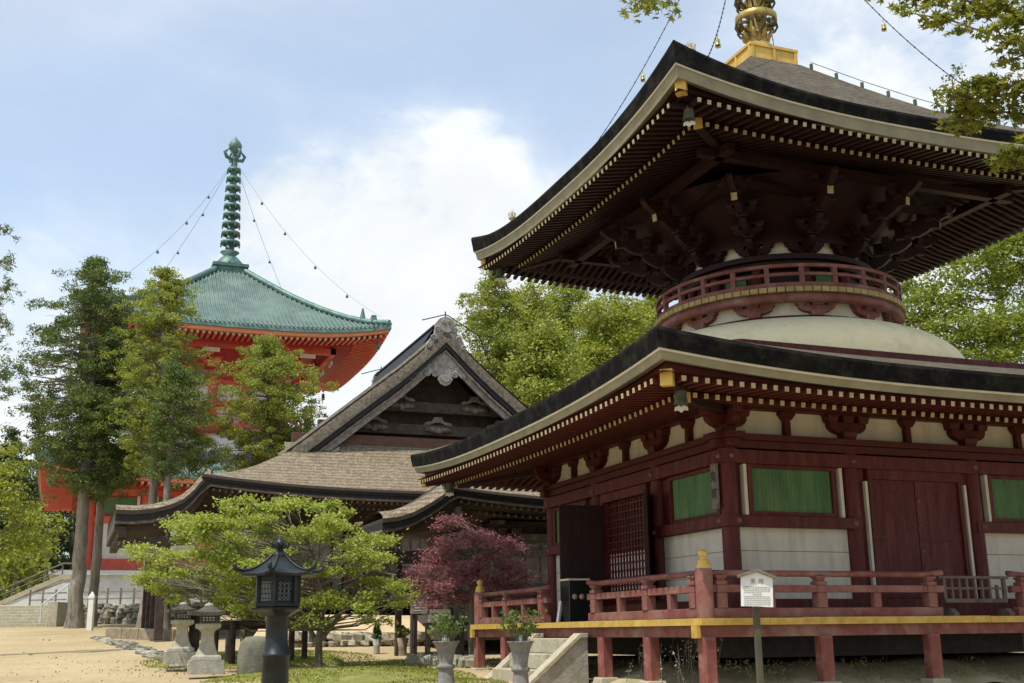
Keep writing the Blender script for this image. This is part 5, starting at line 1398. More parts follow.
conifer('cedar_tree', 'tall dark cedar with the thickest trunk, nearest the granite steps', 50, [(74, 628, 7.6), (79, 560, 6.4), (87, 460, 5), (93, 350, 2.8), (96, 268, .6)],
        [(266, 92, 99), (282, 70, 122), (310, 56, 134), (335, 36, 140), (360, 18, 146), (390, 8, 148), (420, 30, 146), (450, 48, 136), (492, 58, 124)], CEDL, .13, .44, 8.5, 14, seed=41, per=85, tufts=3)
conifer('cedar_tree', 'slim cedar whose trunk rises beside the white marker post', 51.5, [(90, 627, 5), (97, 560, 4.3), (103, 470, 3.5), (108, 380, 2.2), (110, 330, .8)],
        [(330, 104, 116), (370, 84, 140), (420, 76, 150), (460, 80, 148), (488, 92, 134)], CEDL, .13, .42, 8.5, 10, seed=42, per=80, tufts=3)
conifer('cedar_tree', 'tall cedar with a pale bare stem and light feathery crown before the vermilion pagoda', 48, [(144, 628, 6), (149, 560, 4.8), (155, 460, 4.), (161, 380, 2.8), (165, 276, .6)],
        [(274, 162, 170), (296, 138, 188), (330, 128, 200), (360, 124, 218), (400, 122, 232), (435, 122, 220), (472, 134, 200)], PINL, .12, .36, 8, 13, seed=43, per=70, droop=.16, tufts=3)
conifer('cedar_tree', 'thin cedar standing close behind the stone lanterns', 46, [(164, 628, 5.4), (166, 540, 4.2), (168, 470, 3.4), (176, 370, .8)],
        [(366, 172, 182), (400, 156, 208), (440, 152, 216), (480, 160, 200)], CEDL, .12, .36, 8, 10, seed=44, per=70, tufts=3)
conifer('fir_tree', 'yellow green bushy fir in front of the vermilion pagoda beside the bark roof', 49, [(262, 632, 4.6), (265, 520, 3.6), (268, 420, 2.3), (270, 348, .6)],
        [(346, 260, 282), (365, 242, 304), (390, 230, 316), (415, 224, 312), (445, 214, 306), (485, 212, 304)], PINL, .125, .38, 8, 13, seed=45, per=80, droop=.12, tufts=3)
conifer('fir_tree', 'small fir showing just above the left slope of the bark roof', 52, [(296, 632, 3.6), (302, 500, 2.6), (312, 402, .5)],
        [(402, 308, 318), (420, 298, 326), (440, 284, 318), (470, 276, 310)], CEDL, .125, .3, 9, 5, seed=46, per=36)
# left edge
b_ = [(8, 505, 34, 26, 0), (-8, 470, 30, 18, 0), (22, 470, 14, 10, 0), (25, 540, 22, 18, 1), (2, 545, 30, 20, 0), (14, 450, 12, 7, 0), (34, 520, 12, 9, 0)]
tree('maple_tree', 'bright yellow green tree at the left edge behind the steps', 60, [(-18, 640, 7), (-12, 560, 5), (0, 500, 2)], b_, BRDY, .20, .7, 5, BARKM, rng_seed=47, flat=.35, per=44)
for i, (u, vt, D, wd) in enumerate(((12, 432, 120, 24), (38, 412, 125, 22), (-12, 420, 118, 26), (55, 440, 132, 22), (72, 452, 128, 22))):
    r2 = np.random.default_rng(60+i); b_ = cone_blobs(u, vt, 600, wd, 26, r2, .2, 0, size=(11, 15))
    conifer('conifer_tree', ['dark conifer leftmost but one of the far row past the steps', 'tallest dark conifer of the far row past the steps', 'dark conifer at the very left of the far row', 'dark conifer of the far row just left of the pagoda eave', 'dark conifer of the far row half behind the cedar trunk'][i], D, [(u, 625, 3), (u, 520, 2.4), (u, vt, .6)], [(vt, u-2, u+2), (vt+40, u-wd*.5, u+wd*.5), (vt+100, u-wd*.9, u+wd*.9), (600, u-wd, u+wd)], CEDD, .36, .8, 8, 7, seed=70+i, per=26, group='far conifers at the left')
for i, (u, v, D, ru) in enumerate(((16, 580, 72, 30), (30, 556, 98, 22), (46, 540, 106, 20))):
    b_ = [(u, v, ru, 22, 0), (u-10, v-24, ru*.7, 16, 0), (u+12, v-14, ru*.6, 14, 1), (u+6, v-36, ru*.5, 12, 0)]
    tree('leafy_tree', ['low dark green tree right behind the white stair', 'dark green tree between the white stair and the vermilion pagoda', 'dark green tree under the left eave of the vermilion pagoda'][i], D, [(u, 618, 3), (u, v-10, 1.5)], b_, BRDL, .4, 1.0, 3., BARKM, rng_seed=80+i, per=24)
# behind the halls
for i, (u, vt, D, wd, m) in enumerate(((492, 268, 66, 34, PINL), (530, 285, 70, 38, BRDY), (566, 268, 74, 40, PINL), (612, 285, 68, 42, BRDY), (650, 300, 72, 40, PINL), (545, 320, 62, 40, PINL))):
    r2 = np.random.default_rng(90+i); b_ = cone_blobs(u, vt, 500, wd, 62, r2, .38, 0, size=(17, 21))
    (conifer if i in (0, 2, 4) else tree)('forest_tree', ['dark topped tree just right of the gable peak', 'pale green tree second from the gable peak', 'tall tree below the upper eave tip of the near pagoda', 'pale green tree under the upper eave of the near pagoda', 'tree close to the round balcony of the near pagoda', 'lower bushy tree between gable and near pagoda, in front of the others'][i], D, [(u, 600, 5), (u, 450, 4), (u+3, vt+2, .8)], *(([(vt, u-3, u+6), (vt+25, u-wd*.55, u+wd*.55), (vt+80, u-wd, u+wd), (vt+150, u-wd*1.1, u+wd*1.1), (480, u-wd, u+wd)], m, .19, .5, 8, 9) if i in (0, 2, 4) else (b_, m, .22, .85, 6)), **(dict(seed=100+i, per=44, droop=.1, tufts=6) if i in (0, 2, 4) else dict(rng_seed=100+i, per=50)), group='trees behind the halls')
# right edge, behind the near pagoda
b_ = [(935, 300, 40, 30, 0), (985, 270, 50, 36, 0), (1040, 250, 50, 40, 0), (960, 335, 44, 26, -1), (1010, 330, 50, 30, -2), (1060, 320, 50, 40, 0), (905, 290, 16, 14, 1), (915, 330, 22, 18, 0), (1000, 235, 34, 20, 1), (880, 590, 60, 26, 0), (960, 600, 60, 24, -1), (800, 600, 60, 22, 0), (720, 606, 50, 18, 0), (1050, 590, 60, 30, 0), (990, 360, 40, 16, -2), (1045, 370, 40, 26, 0)]  # low blobs are an added hedge, dark behind the gap under the deck
tree('broadleaf_tree', 'large leafy green tree at the right behind the near pagoda', 44, [(1010, 600, 14), (1006, 450, 10), (1000, 300, 4)], b_, BRDL, .17, .62, 6, BARKM, rng_seed=120, flat=.45, per=46, lflat=.4)
b_ = [(950, 90, 8, 22, 0), (958, 72, 6, 8, 0), (944, 112, 9, 10, 0), (975, 135, 14, 12, 0), (1000, 170, 20, 20, 0)]
tree('broadleaf_tree', 'thin topped tree rising above the right eave of the near pagoda', 52, [(1015, 600, 5), (1000, 300, 4), (952, 80, 1)], b_, CEDL, .2, .5, 3., BARKM, rng_seed=121, per=20)

# the green maple
r = np.random.default_rng(5); b_ = []
for u, v, ru, rv in ((185, 530, 38, 12), (160, 570, 28, 13), (215, 560, 40, 15), (232, 512, 44, 11), (275, 505, 38, 9), (300, 530, 46, 13), (345, 512, 34, 9), (365, 545, 32, 10), (330, 565, 50, 13), (392, 585, 28, 11), (270, 560, 46, 14), (240, 590, 40, 13), (300, 595, 44, 11), (350, 600, 36, 9), (375, 615, 16, 7), (225, 535, 40, 12), (405, 600, 18, 6), (330, 535, 30, 9), (262, 615, 30, 8), (180, 555, 34, 10), (140, 548, 12, 6), (312, 620, 20, 6), (385, 562, 24, 8)):
    b_ += [(u+r.uniform(-1, 1)*ru*.8, v+r.uniform(-1, 1)*rv*1.0, ru*r.uniform(.22, .46), rv*r.uniform(.3, .62), r.uniform(-1.8, 1.8)) for _ in range(6)]
b_ += [(u+r.uniform(-1, 1)*ru, v+r.uniform(-1, 1)*rv, ru*r.uniform(.25, .45), rv*r.uniform(.35, .6), r.uniform(1.3, 2.6)) for u, v, ru, rv in ((165, 560, 26, 12), (190, 585, 34, 12), (160, 592, 20, 9), (230, 605, 30, 8), (200, 540, 30, 12), (185, 520, 26, 8)) for _ in range(6)]
GM = tree('green_maple', 'wide fresh green maple on a mossy bank behind the bronze lantern', 25.5, [(318, 658, 4.2), (320, 630, 3.2), (324, 606, 2.6), (318, 575, 1.8), (308, 540, 1)], b_, MAPL, .068, .24, 24., BARKM, rng_seed=130, flat=.45, lflat=.4, asp=.7, per=22, shell=.1)
lm = MB()
for pts in ([(320, 640), (335, 622), (352, 596), (362, 570)], [(318, 645), (306, 622), (290, 600), (262, 570)], [(324, 610), (345, 590), (372, 572), (396, 575)], [(306, 622), (270, 600), (215, 575), (170, 560)]):
    lm.tube([at(u, v, 25.5+i*.12) for i, (u, v) in enumerate(pts)], [.062, .05, .035, .014], 8)
lm.build('limbs', BARKM, GM)
# second stem (mossy) beside the maple
b_ = [(236, 560, 46, 22, .5), (215, 582, 36, 14, 0), (262, 590, 34, 16, 0)]
tree('green_maple', 'smaller green maple with two stems left of the bronze lantern', 28.5, [(246, 645, 4.5), (244, 620, 3.6), (238, 590, 2.4), (232, 560, 1)], b_, MAPL, .07, .27, 16, BARKM, rng_seed=131, flat=.45, lflat=.4, asp=.7, per=22, shell=.1)
# the red maple
b_ = [(452, 522, 22, 8, 0), (475, 540, 34, 12, 0), (505, 545, 24, 9, .3), (440, 562, 30, 15, 0), (470, 578, 40, 16, -.3), (512, 572, 26, 13, .2), (430, 590, 26, 15, 0), (455, 598, 36, 13, 0), (500, 592, 34, 12, 0), (522, 590, 16, 9, .3), (425, 572, 18, 10, .3), (490, 558, 28, 10, 0), (446, 545, 16, 9, 0)]
tree('red_maple', 'dark red lace leaf maple behind the far corner of the pagoda deck', 26.2, [(473, 640, 4.5), (472, 600, 3.2), (478, 560, 2), (470, 530, .8)], [(u+q1, v+q2, ru*q3, rv*q3*.55, dd+q1*.02) for u, v, ru, rv, dd in b_ for q1, q2, q3 in ((0, 0, .7), (-ru*.6, rv*.5, .4), (ru*.6, rv*.3, .42), (ru*.2, -rv*.6, .4), (-ru*.3, -rv*.5, .36))], REDL, .085, .26, 20., BARKM, rng_seed=140, flat=.4, lflat=.3, asp=.28, per=30, shell=.2)

# overhanging maple at the top right, rooted outside the picture
def star_leaves(C, size, rng):
    """five pointed maple leaves as flat fans"""
    n = len(C); base = []
    for k, (a, L_) in enumerate(((-100, .55), (-50, .85), (0, 1.), (50, .85), (100, .55))):
        a = radians(a); base.append((sin(a)*L_, cos(a)*L_))
        if k < 4: am = radians(-75+50*k); base.append((sin(am)*.32, cos(am)*.32))
    base = np.array([(0, -.18)]+base)*.62
    nrm = rng.normal(size=(n, 3)); nrm[:, 2] = np.abs(nrm[:, 2])+1.0; nrm /= np.linalg.norm(nrm, axis=1)[:, None]
    t = rng.normal(size=(n, 3)); t -= nrm*(t*nrm).sum(1)[:, None]; t /= np.linalg.norm(t, axis=1)[:, None]; b3 = np.cross(nrm, t)
    s_ = size*rng.uniform(.7, 1.25, n)
    V = C[:, None, :]+(t[:, None, :]*base[None, :, :1]+b3[:, None, :]*base[None, :, 1:])*s_[:, None, None]
    return V.reshape(-1, 3), len(base)
OM = thing('overhanging_maple', 'leafy maple branch hanging into the top right corner close to the viewer, with an added unseen crown shading the pagoda', 'tree', (*dl(9.5, 6.4)[:2], ground(*dl(9.5, 6.4)[:2])))
rng = np.random.default_rng(17); p0 = dl(9.5, 6.4)
D0 = 9.0
mb = MB(); mb.tube([(p0[0], p0[1], ground(*p0[:2])-.1), (p0[0]+.1, p0[1], 2), (p0[0]-.1, p0[1]+.1, 4.4), (p0[0], p0[1], 8.5)], [.24, .18, .15, .07], 12); mb.build('trunk', BARKM, OM)
mb = MB(); Cs = []
def spray(path, n, sp, D=D0):
    P_ = [at(u, v, D+dd) for u, v, dd in path]
    mb.tube([np.array([p0[0], p0[1], P_[0][2]-.6])]+P_ if path[0][0] > 1000 else P_, [.05]+[.014-.010*i/len(P_) for i in range(len(P_))] if path[0][0] > 1000 else [.02-.014*i/len(P_) for i in range(len(P_))], 6)
    for i in range(n):
        j = rng.integers(0, len(P_)-1); q = P_[j]+(P_[j+1]-P_[j])*rng.random(); e = q+rng.normal(0, 1, 3)*np.array([1, 1, .55])*px(sp, D)
        mb.tube([q, e], [.004, .002], 3, cap=False); k = rng.integers(6, 12)
        Cs.append(e+rng.normal(0, 1, (k, 3))*np.array([1, 1, .5])*px(sp*.45, D))
spray([(1120, 40, 0), (1040, 20, .1), (985, 5, .2), (930, -8, .2), (890, -15, .1)], 120, 14)
spray([(1120, 60, 0), (1050, 50, -.1), (1000, 38, 0), (950, 20, .1), (905, 12, .1)], 44, 13)
spray([(1120, 120, 0), (1060, 100, 0), (1015, 85, .2), (975, 92, .3), (948, 102, .3)], 100, 13)
spray([(1120, 130, 0), (1060, 120, .4), (1010, 112, .5), (980, 112, .5), (960, 120, .5)], 70, 13)
spray([(1130, 175, .2), (1080, 160, .2), (1030, 152, .2), (1010, 158, .3)], 50, 13)
spray([(1120, 80, .2), (1060, 60, .2), (1020, 55, .2)], 60, 17)
tp = at(660, -60, D0)
spray([(1125, -190, .3), (900, -120, .3), (700, -60, .1), (660, -30, 0), (645, -5, 0)], 0, 10)
for _ in range(40):
    c = at(rng.normal(652, 13), rng.normal(-2, 7), D0+rng.normal(0, .15)); mb.tube([at(655, -28, D0), c], [.004, .002], 3, cap=False); Cs.append(c+rng.normal(0, .035, (4, 3)))
for D_, L_, z_, q in ((9.5, 7.5, 6.6, 1.9), (11, 8.6, 8.2, 2.0), (7.5, 8.2, 7.2, 2.0), (12.5, 10.2, 6.4, 1.9), (9.5, 10.2, 8.6, 2.2), (8, 11, 6.2, 2.0), (11, 12, 8.0, 2.2), (6, 6.6, 8.2, 1.8), (4.5, 8.5, 6.8, 1.9)):  # unseen outer crown, added to keep sky light off the near pagoda
    c = dl(D_, L_, z_); mb.tube([(p0[0], p0[1], 4.4), (np.array([p0[0], p0[1], 5.2])+c)/2, c], [.10, .06, .02], 6)
    k = 1500; w_ = rng.normal(size=(k, 3)); w_ /= np.linalg.norm(w_, axis=1)[:, None]; K = c+w_*(rng.random(k)**.45)[:, None]*np.array([q, q, q*.6])
    Cs.append((K[:, None, :]+rng.normal(0, .13, (k, 5, 3))).reshape(-1, 3))
mb.build('branch', BARKM, OM)
C = np.concatenate(Cs); V, k = star_leaves(C, .11, rng); mesh_from_quads('leaves', V, len(C), leafmat('overhead maple leaves', (.33, .33, .045), (.06, .10, .02), .5), OM, k)
# pine branches at the left edge
PT = thing('pine_tree', 'dark pine reaching in with tufted twigs at the far left edge', 'tree', (*dl(30, -15.5)[:2], ground(*dl(30, -15.5)[:2])))
rng = np.random.default_rng(23); p0 = dl(30, -15.5); mb = MB(); mb.tube([(p0[0], p0[1], ground(*p0[:2])-.1), (p0[0]+.1, p0[1], 6), (p0[0], p0[1], 13)], [.3, .22, .1], 10); mb.build('trunk', BARKT, PT)
mb = MB(); Vs = []
for u, v, n in ((6, 228, 14), (4, 262, 16), (14, 288, 10), (6, 322, 18), (2, 345, 16), (4, 375, 14), (0, 300, 10), (8, 390, 6)):
    c = at(u-6, v, 30); mb.tube([(p0[0], p0[1], c[2]-.4), (p0+(c-p0)*.6)*np.array([1, 1, 0])+np.array([0, 0, c[2]-.1]), c], [.06, .04, .015], 5)
    K = c+rng.normal(0, 1, (n, 3))*np.array([.22, .22, .1])
    for q in K:
        mb.tube([c, q], [.012, .005], 3, cap=False); e = q+rng.normal(0, .06, (24, 3)); Vs.append(leaf_quads(e, .13, rng, 0, .2))
mb.build('limbs', BARKT, PT); V = np.concatenate(Vs); mesh_from_quads('needles', V, len(V)//4, CEDL, PT)

# ------------------------------------------------------------------ small things
# bronze lantern close to the viewer
p = at(278, 600, 11.0); g = ground(*p[:2]); X, Y = p[0], p[1]
BL = thing('bronze_lantern', 'tall dark bronze lantern with curled roof corners standing on the sand', 'lantern', (X, Y, g))
Z = lambda v: at(278, v, 11.0)[2]
N6 = 6
def hexlathe(prof, m, nm, par=BL, n=6, rot=0., sm=False):
    mb = MB(); mb.lathe(prof, (X, Y, 0), n, 0, sm, rot, rot+2*pi); return mb.build(nm, m, par)
q6 = -YAW+pi/6
hexlathe([(.13, Z(616)), (.17, Z(613)), (.245, Z(609.5)), (.25, Z(608)), (.2, Z(607.5))], LANT, 'tray', n=6, rot=q6)
mb = MB(); mb.lathe([(.24, g-.05), (.24, g+.12), (.16, g+.18), (.132, g+.3), (.122, Z(655)-.02), (.134, Z(655)-.01), (.134, Z(655)+.01), (.118, Z(655)+.02), (.104, Z(640)), (.102, Z(618)), (.13, Z(614))], (X, Y, 0), 20, 0); mb.build('shaft', LANT, BL)
hexlathe([(.20, Z(608)), (.215, Z(606.5)), (.215, Z(603.5)), (.19, Z(603)), (.19, Z(577)), (.22, Z(576.5)), (.22, Z(574))], LANT, 'fire_box', n=6, rot=q6)
for k in range(6):
    a = q6+pi/6+k*pi/3; ca, sa = cos(a), sin(a); rr = .19*cos(pi/6)+.004
    fn = lambda s_, z, o=0.: (X+ca*(rr+o)-sa*s_, Y+sa*(rr+o)+ca*s_, z)
    mb = MB(); z0, z1 = Z(601), Z(582); v = [fn(-.06, z0), fn(.06, z0), fn(.06, z1), fn(-.06, z1)]; mb.add(v, [(0, 1, 2, 3)]); pn = mb.build('pane', SILV, BL)
    mb = MB()
    if k % 2 == 0:
        for i in range(3):
            for j in range(4):
                c = (-.04+.04*i, z0+(z1-z0)*(j+.5)/4); pr = []
                mb.tube([fn(c[0]+.022*cos(t), c[1]+.022*sin(t), .006) for t in np.linspace(0, 2*pi, 9)], .0045, 4, cap=False)
                mb.tube([fn(c[0]-.02, c[1]-.02, .006), fn(c[0]+.02, c[1]+.02, .006)], .004, 4); mb.tube([fn(c[0]-.02, c[1]+.02, .006), fn(c[0]+.02, c[1]-.02, .006)], .004, 4)
    else:
        for i in range(7): mb.tube([fn(-.054+.018*i, z0, .006), fn(-.054+.018*i, z1, .006)], .0035, 4)
        for i in range(4): mb.tube([fn(-.06, z0+(z1-z0)*(i+.5)/4, .006), fn(.06, z0+(z1-z0)*(i+.5)/4, .006)], .003, 4)
    mb.build('pane_grille', LANT, BL)
    a = q6+k*pi/3; mb = MB(); mb.box((X+.196*cos(a), Y+.196*sin(a), (Z(604)+Z(576))/2), (.035, .035, Z(576)-Z(604)), rz=a); mb.build('corner_bar', LANT, BL)
# roof: six curved fields, ribs ending in upturned curls
mb = MB(); rows = []
for q in np.linspace(0, 1, 9):
    row = []
    for k in range(36):
        a = q6+2*pi*k/36; f_ = cos(pi/6)/cos(((a-q6) % (pi/3))-pi/6); cr = abs((((a-q6) % (pi/3))/(pi/3))-.5)*2
        rad = (.06+.33*q**1.1)*f_; z = Z(554)-(Z(554)-Z(575))*(1-(1-q)**1.6)*.98+.03*cr**4*q**4; row.append((X+rad*cos(a), Y+rad*sin(a), z))
    rows.append(row)
rows.append([(x*.96+X*.04, y*.96+Y*.04, z-.022) for x, y, z in rows[-1]])
rows.append([(x*.55+X*.45, y*.55+Y*.45, Z(575)) for x, y, z in rows[-1]])
mb.grid(rows, 0, False, True); mb.build('roof', LANT, BL)
for k in range(6):
    a = q6+k*pi/3; pts = []
    for q in np.linspace(0, 1, 8): pts.append((X+(.06+.33*q**1.1)*cos(a), Y+(.06+.33*q**1.1)*sin(a), Z(554)-(Z(554)-Z(575))*(1-(1-q)**1.6)*.98+.03*q**4+.006))
    e = pts[-1]; pts += [(e[0]+.03*cos(a), e[1]+.03*sin(a), e[2]+.012), (e[0]+.045*cos(a), e[1]+.045*sin(a), e[2]+.045), (e[0]+.02*cos(a), e[1]+.02*sin(a), e[2]+.06)]
    mb = MB(); mb.tube(pts, [.012]*7+[.02, .024, .02, .008], 7); mb.build('roof_rib', LANT, BL)
mb = MB(); mb.lathe([(.075, Z(556)), (.065, Z(553)), (.035, Z(551)), (.032, Z(549)), (.05, Z(548)), (.06, Z(545)), (.055, Z(542)), (.03, Z(539.5)), (.012, Z(537.5)), (0, Z(536))], (X, Y, 0), 18, 0, cap=False)
for k in range(6):
    a = k*pi/3; mb.tube([(X+.06*cos(a), Y+.06*sin(a), Z(548)), (X+.08*cos(a), Y+.08*sin(a), Z(545.5)), (X+.07*cos(a), Y+.07*sin(a), Z(542))], [.018, .016, .004], 5)
mb.build('jewel', LANT, BL)

# stone lanterns
def stone_lantern(u, vb, vt, D, label, roof_w):
    p = at(u, vb, D); g = p[2]; Hh = at(u, vt, D)[2]-g; X, Y = p[0], p[1]
    t = thing('stone_lantern', label, 'lantern', (X, Y, g), 'stone lanterns by the path')
    c, s_ = cos(-YAW+.25), sin(-YAW+.25); rz = -YAW+.25
    def sq(levels, nm, m, bev=.015):
        mb = MB(); rows = []
        for h, z in levels: rows.append([(X+.86*(a*c-b2*s_), Y+.86*(a*s_+b2*c), g+z*Hh) for a, b2 in ((-h, -h), (h, -h), (h, h), (-h, h))])
        mb.grid(rows, 0, False, True); mb.add(rows[0], [(3, 2, 1, 0)]); mb.add(rows[-1], [(0, 1, 2, 3)]); return mb.build(nm, m, t, bev)
    sq([(.40, -.04), (.39, .16)], 'plinth', STONE); sq([(.33, .165), (.32, .22), (.25, .24)], 'base', STONE)
    sq([(.25, .24), (.19, .33), (.145, .45), (.135, .56), (.16, .60)], 'shaft', STONEL)
    sq([(.17, .60), (.28, .64), (.28, .70), (.24, .71)], 'shelf', STONEL)
    sq([(.19, .71), (.19, .86)], 'fire_box', OLDW, .005)
    mb = MB()
    for k in range(4):
        a = rz+k*pi/2; ca, sa = cos(a), sin(a); f = lambda x, z, o: (X+.86*(ca*x+sa*(.19+o)), Y+.86*(sa*x-ca*(.19+o)), g+z*Hh)
        for i in range(5): mb.beam(f(-.14+.07*i, .725, .008), f(-.14+.07*i, .85, .008), .02, .016)
        for z in (.735, .77, .81, .845): mb.beam(f(-.15, z, .008), f(.15, z, .008), .016, .02)
    mb.build('lattice', DARKW, t)
    for k in range(4):
        a = rz+k*pi/2; ca, sa = cos(a), sin(a); f = lambda x, z, o: (X+.86*(ca*x+sa*(.19+o)), Y+.86*(sa*x-ca*(.19+o)), g+z*Hh)
        mb = MB(); mb.add([f(-.14, .73, .004), f(.14, .73, .004), f(.14, .845, .004), f(-.14, .845, .004)], [(0, 1, 2, 3)]); mb.build('paper_pane', PAPER, t)
    rows = []; mb = MB()
    for q in np.linspace(0, 1, 7):
        row = []
        for k in range(24):
            a = 2*pi*(k+.5)/24; f_ = 1/max(abs(cos(a)), abs(sin(a))); cr = min(abs(cos(a)), abs(sin(a)))*f_
            rad = (.06+(roof_w-.06)*q**1.1)*f_; z = .985-.11*(1-(1-q)**2)+.03*cr**3*q**3; x, y = rad*cos(a), rad*sin(a)
            row.append((X+x*c-y*s_, Y+x*s_+y*c, g+z*Hh))
        rows.append(row)
    rows.append([(a, b2, z-.07) for a, b2, z in rows[-1]]); rows.append([(X+(a-X)*.55, Y+(b2-Y)*.55, g+.862*Hh) for a, b2, z in rows[-1]])
    mb.grid(rows, 0, False, True); mb.build('roof', mat('mossy dark stone', (.09, .08, .065), (.045, .042, .035), 8, .95, .6, dirt=(.13, .135, .08), dirt_amt=.5, dirt_scale=4), t)
    mb = MB(); mb.lathe([(.09, .97), (.09, .985), (.07, 1.0), (0, 1.02)], (0, 0, 0), 12, 0, cap=False); mb.v = [(X+a, Y+b2, g+z*Hh) for a, b2, z in mb.v]; mb.build('jewel', STONE, t)
stone_lantern(180.5, 661, 603, 25.2, 'stone lantern with latticed fire box, the farther one of the pair', .37)
stone_lantern(206, 671, 604, 22.8, 'stone lantern with broad base, the nearer one beside the dark wooden post', .40)
# wooden posts and propping frame under the maples
def pole(name, label, pts, rad, m=DARKW, cat='post', sq=False, group=None):
    """pts: [(u, v, D)]"""
    P_ = [at(*q) for q in pts]; g = ground(*P_[0][:2]); P_[0] = np.array([P_[0][0], P_[0][1], min(P_[0][2], g-.03)])
    mb = MB(); 
    if sq: mb.beam(P_[0], P_[-1], 2*rad, 2*rad)
    else: mb.tube(P_, rad, 8)
    return tag(mb.build(name, m), label, cat, group)
pole('wooden_post', 'dark square wooden post between the two stone lanterns', [(194.5, 662, 25.5), (194.5, 606, 25.5)], .09, DARKW, 'post', True)
pf = at(215, 600, 27); FRM = thing('propping_frame', 'dark wooden rail frame propping the maple boughs', 'frame', (pf[0], pf[1], ground(*pf[:2])))
for u, D in ((216, 26.6), (229, 27.6), (233, 26.4), (292, 27.), (305, 27.4)):
    p = at(u, 630, D); mb = MB(); mb.tube([(p[0], p[1], ground(*p[:2])-.1), (p[0], p[1], at(u, 622, D)[2])], .07, 8); mb.build('leg', OLDW if u in (229,) else DARKW, FRM)
for v, D in ((623, 26.5), (626, 27.4)):
    mb = MB(); mb.tube([at(208, v+1, D), at(260, v, D), at(312, v+1, D)], .065, 8); mb.build('rail', DARKW, FRM)
# standing stone behind the bronze lantern
p = at(254, 669, 22.8); mb = MB(); g = ground(*p[:2]); h = at(254, 636, 22.8)[2]-g
mb.lathe([(.30, -.06), (.33, .1*h), (.34, .5*h), (.30, .85*h), (.2, .98*h), (0, 1.0*h)], (0, 0, 0), 14, 0, cap=False); mb.v = [(p[0]+a*1.0+.03*z, p[1]+b2*.5, g+z) for a, b2, z in mb.v]
tag(mb.build('standing_stone', mat('dark weathered stone', (.20, .19, .16), (.12, .115, .10), 7, .95, .5, dirt=(.22, .24, .13), dirt_amt=.5, dirt_scale=3)), 'upright rounded dark stone on the moss just behind the bronze lantern', 'stone')

# stone flower vases by the steps
def vase(u, D, label, seed):
    p = at(u, 660, D); X, Y = p[0], p[1]; g = ground(X, Y); zt = at(u, 641, D)[2]; k = (zt-g)
    t = thing('stone_vase', label, 'vase', (X, Y, g), 'stone flower vases')
    w_ = px(13.2, D); pr = [(.95, -.03), (.95, .10), (.7, .12), (.62, .16), (.56, .40), (.52, .455), (.66, .475), (.69, .505), (.66, .535), (.52, .555), (.52, .60), (.60, .72), (.73, .86), (.90, .955), (1.0, .975), (1.0, 1.0), (.9, 1.0), (.82, .93)]
    mb = MB(); mb.lathe([(a*w_, g+z*k) for a, z in pr], (X, Y, 0), 28, 0, cap=False); mb.lathe([(.82*w_, g+.93*k), (0, g+.92*k)], (X, Y, 0), 28, 0, cap=False); mb.build('body', VASE, t)
    rng = np.random.default_rng(seed); mb = MB(); C = []
    for i in range(34):
        a = rng.uniform(0, 2*pi); l_ = rng.uniform(.12, .40); o = rng.uniform(.03, .26)
        e = np.array([X+o*cos(a), Y+o*sin(a), zt+l_*.9]); mb.tube([(X+.04*cos(a), Y+.04*sin(a), zt-.1), e], [.006, .003], 4, cap=False)
        for q in range(11): C.append(e+rng.normal(0, .045, 3))
    mb.build('stems', BARKM, t); C = np.array(C); V = leaf_quads(C, .065, rng, .2, .6); mesh_from_quads('leaves', V, len(C), leafmat('vase leaves', (.17, .24, .045), (.04, .08, .02), .3), t)
    mb = MB(); mb.lathe([(.05, 0), (.055, .1), (.03, .14)], (X, Y, zt-.06), 10); mb.build('metal_cup', STONEW, t)
vase(446, 17.2, 'stone vase with green sprigs, the one farther from the steps', 1)
vase(520.5, 15.8, 'stone vase with green sprigs right in front of the steps', 2)
# potted shrubs before the low wall
def pot(u, vb, vt, vtop, D, label, m, seed, wpx, conical):
    p = at(u, vb, D); X, Y, g = p[0], p[1], ground(p[0], p[1]); zt = at(u, vt, D)[2]; w_ = px(wpx, D)
    t = thing('potted_shrub', label, 'pot plant', (X, Y, g))
    mb = MB(); mb.lathe([(w_*.78, g-.02), (w_*.72, g+.1), (w_*.72, g+.4*(zt-g)), (w_*1.0, zt), (w_*.9, zt), (w_*.8, zt-.08), (0, zt-.08)], (X, Y, 0), 18, 0, cap=False); mb.build('pot', m, t)
    rng = np.random.default_rng(seed); h = at(u, vtop, D)[2]-zt; q = rng.random(260); r_ = (px(8 if not conical else 6, D)*(1-.75*q) if conical else px(8, D)*np.sin(pi*np.clip(q, .1, .95)))
    a = rng.uniform(0, 2*pi, 260); C = np.stack([X+r_*np.cos(a)*rng.random(260)**.5, Y+r_*np.sin(a)*rng.random(260)**.5, zt+h*q], 1)
    mesh_from_quads('foliage', leaf_quads(C, .10, rng, .1, .5), 260, CEDD if conical else PINL, t)
    mb = MB(); mb.tube([(X, Y, zt-.1), (X, Y, zt+h*.8)], [.02, .008], 6); mb.build('stem', BARKM, t)
pot(376.5, 656, 639, 624, 30.5, 'narrow stone pot with a dark upright conifer sprig before the low wall', STONE, 3, 4.2, True)
pot(402, 658, 638, 626, 29.5, 'flared stone pot with a small yellow green shrub before the low wall', mat('brown stone pot', (.30, .24, .18), (.19, .15, .115), 8, .9, .4), 4, 6.2, False)
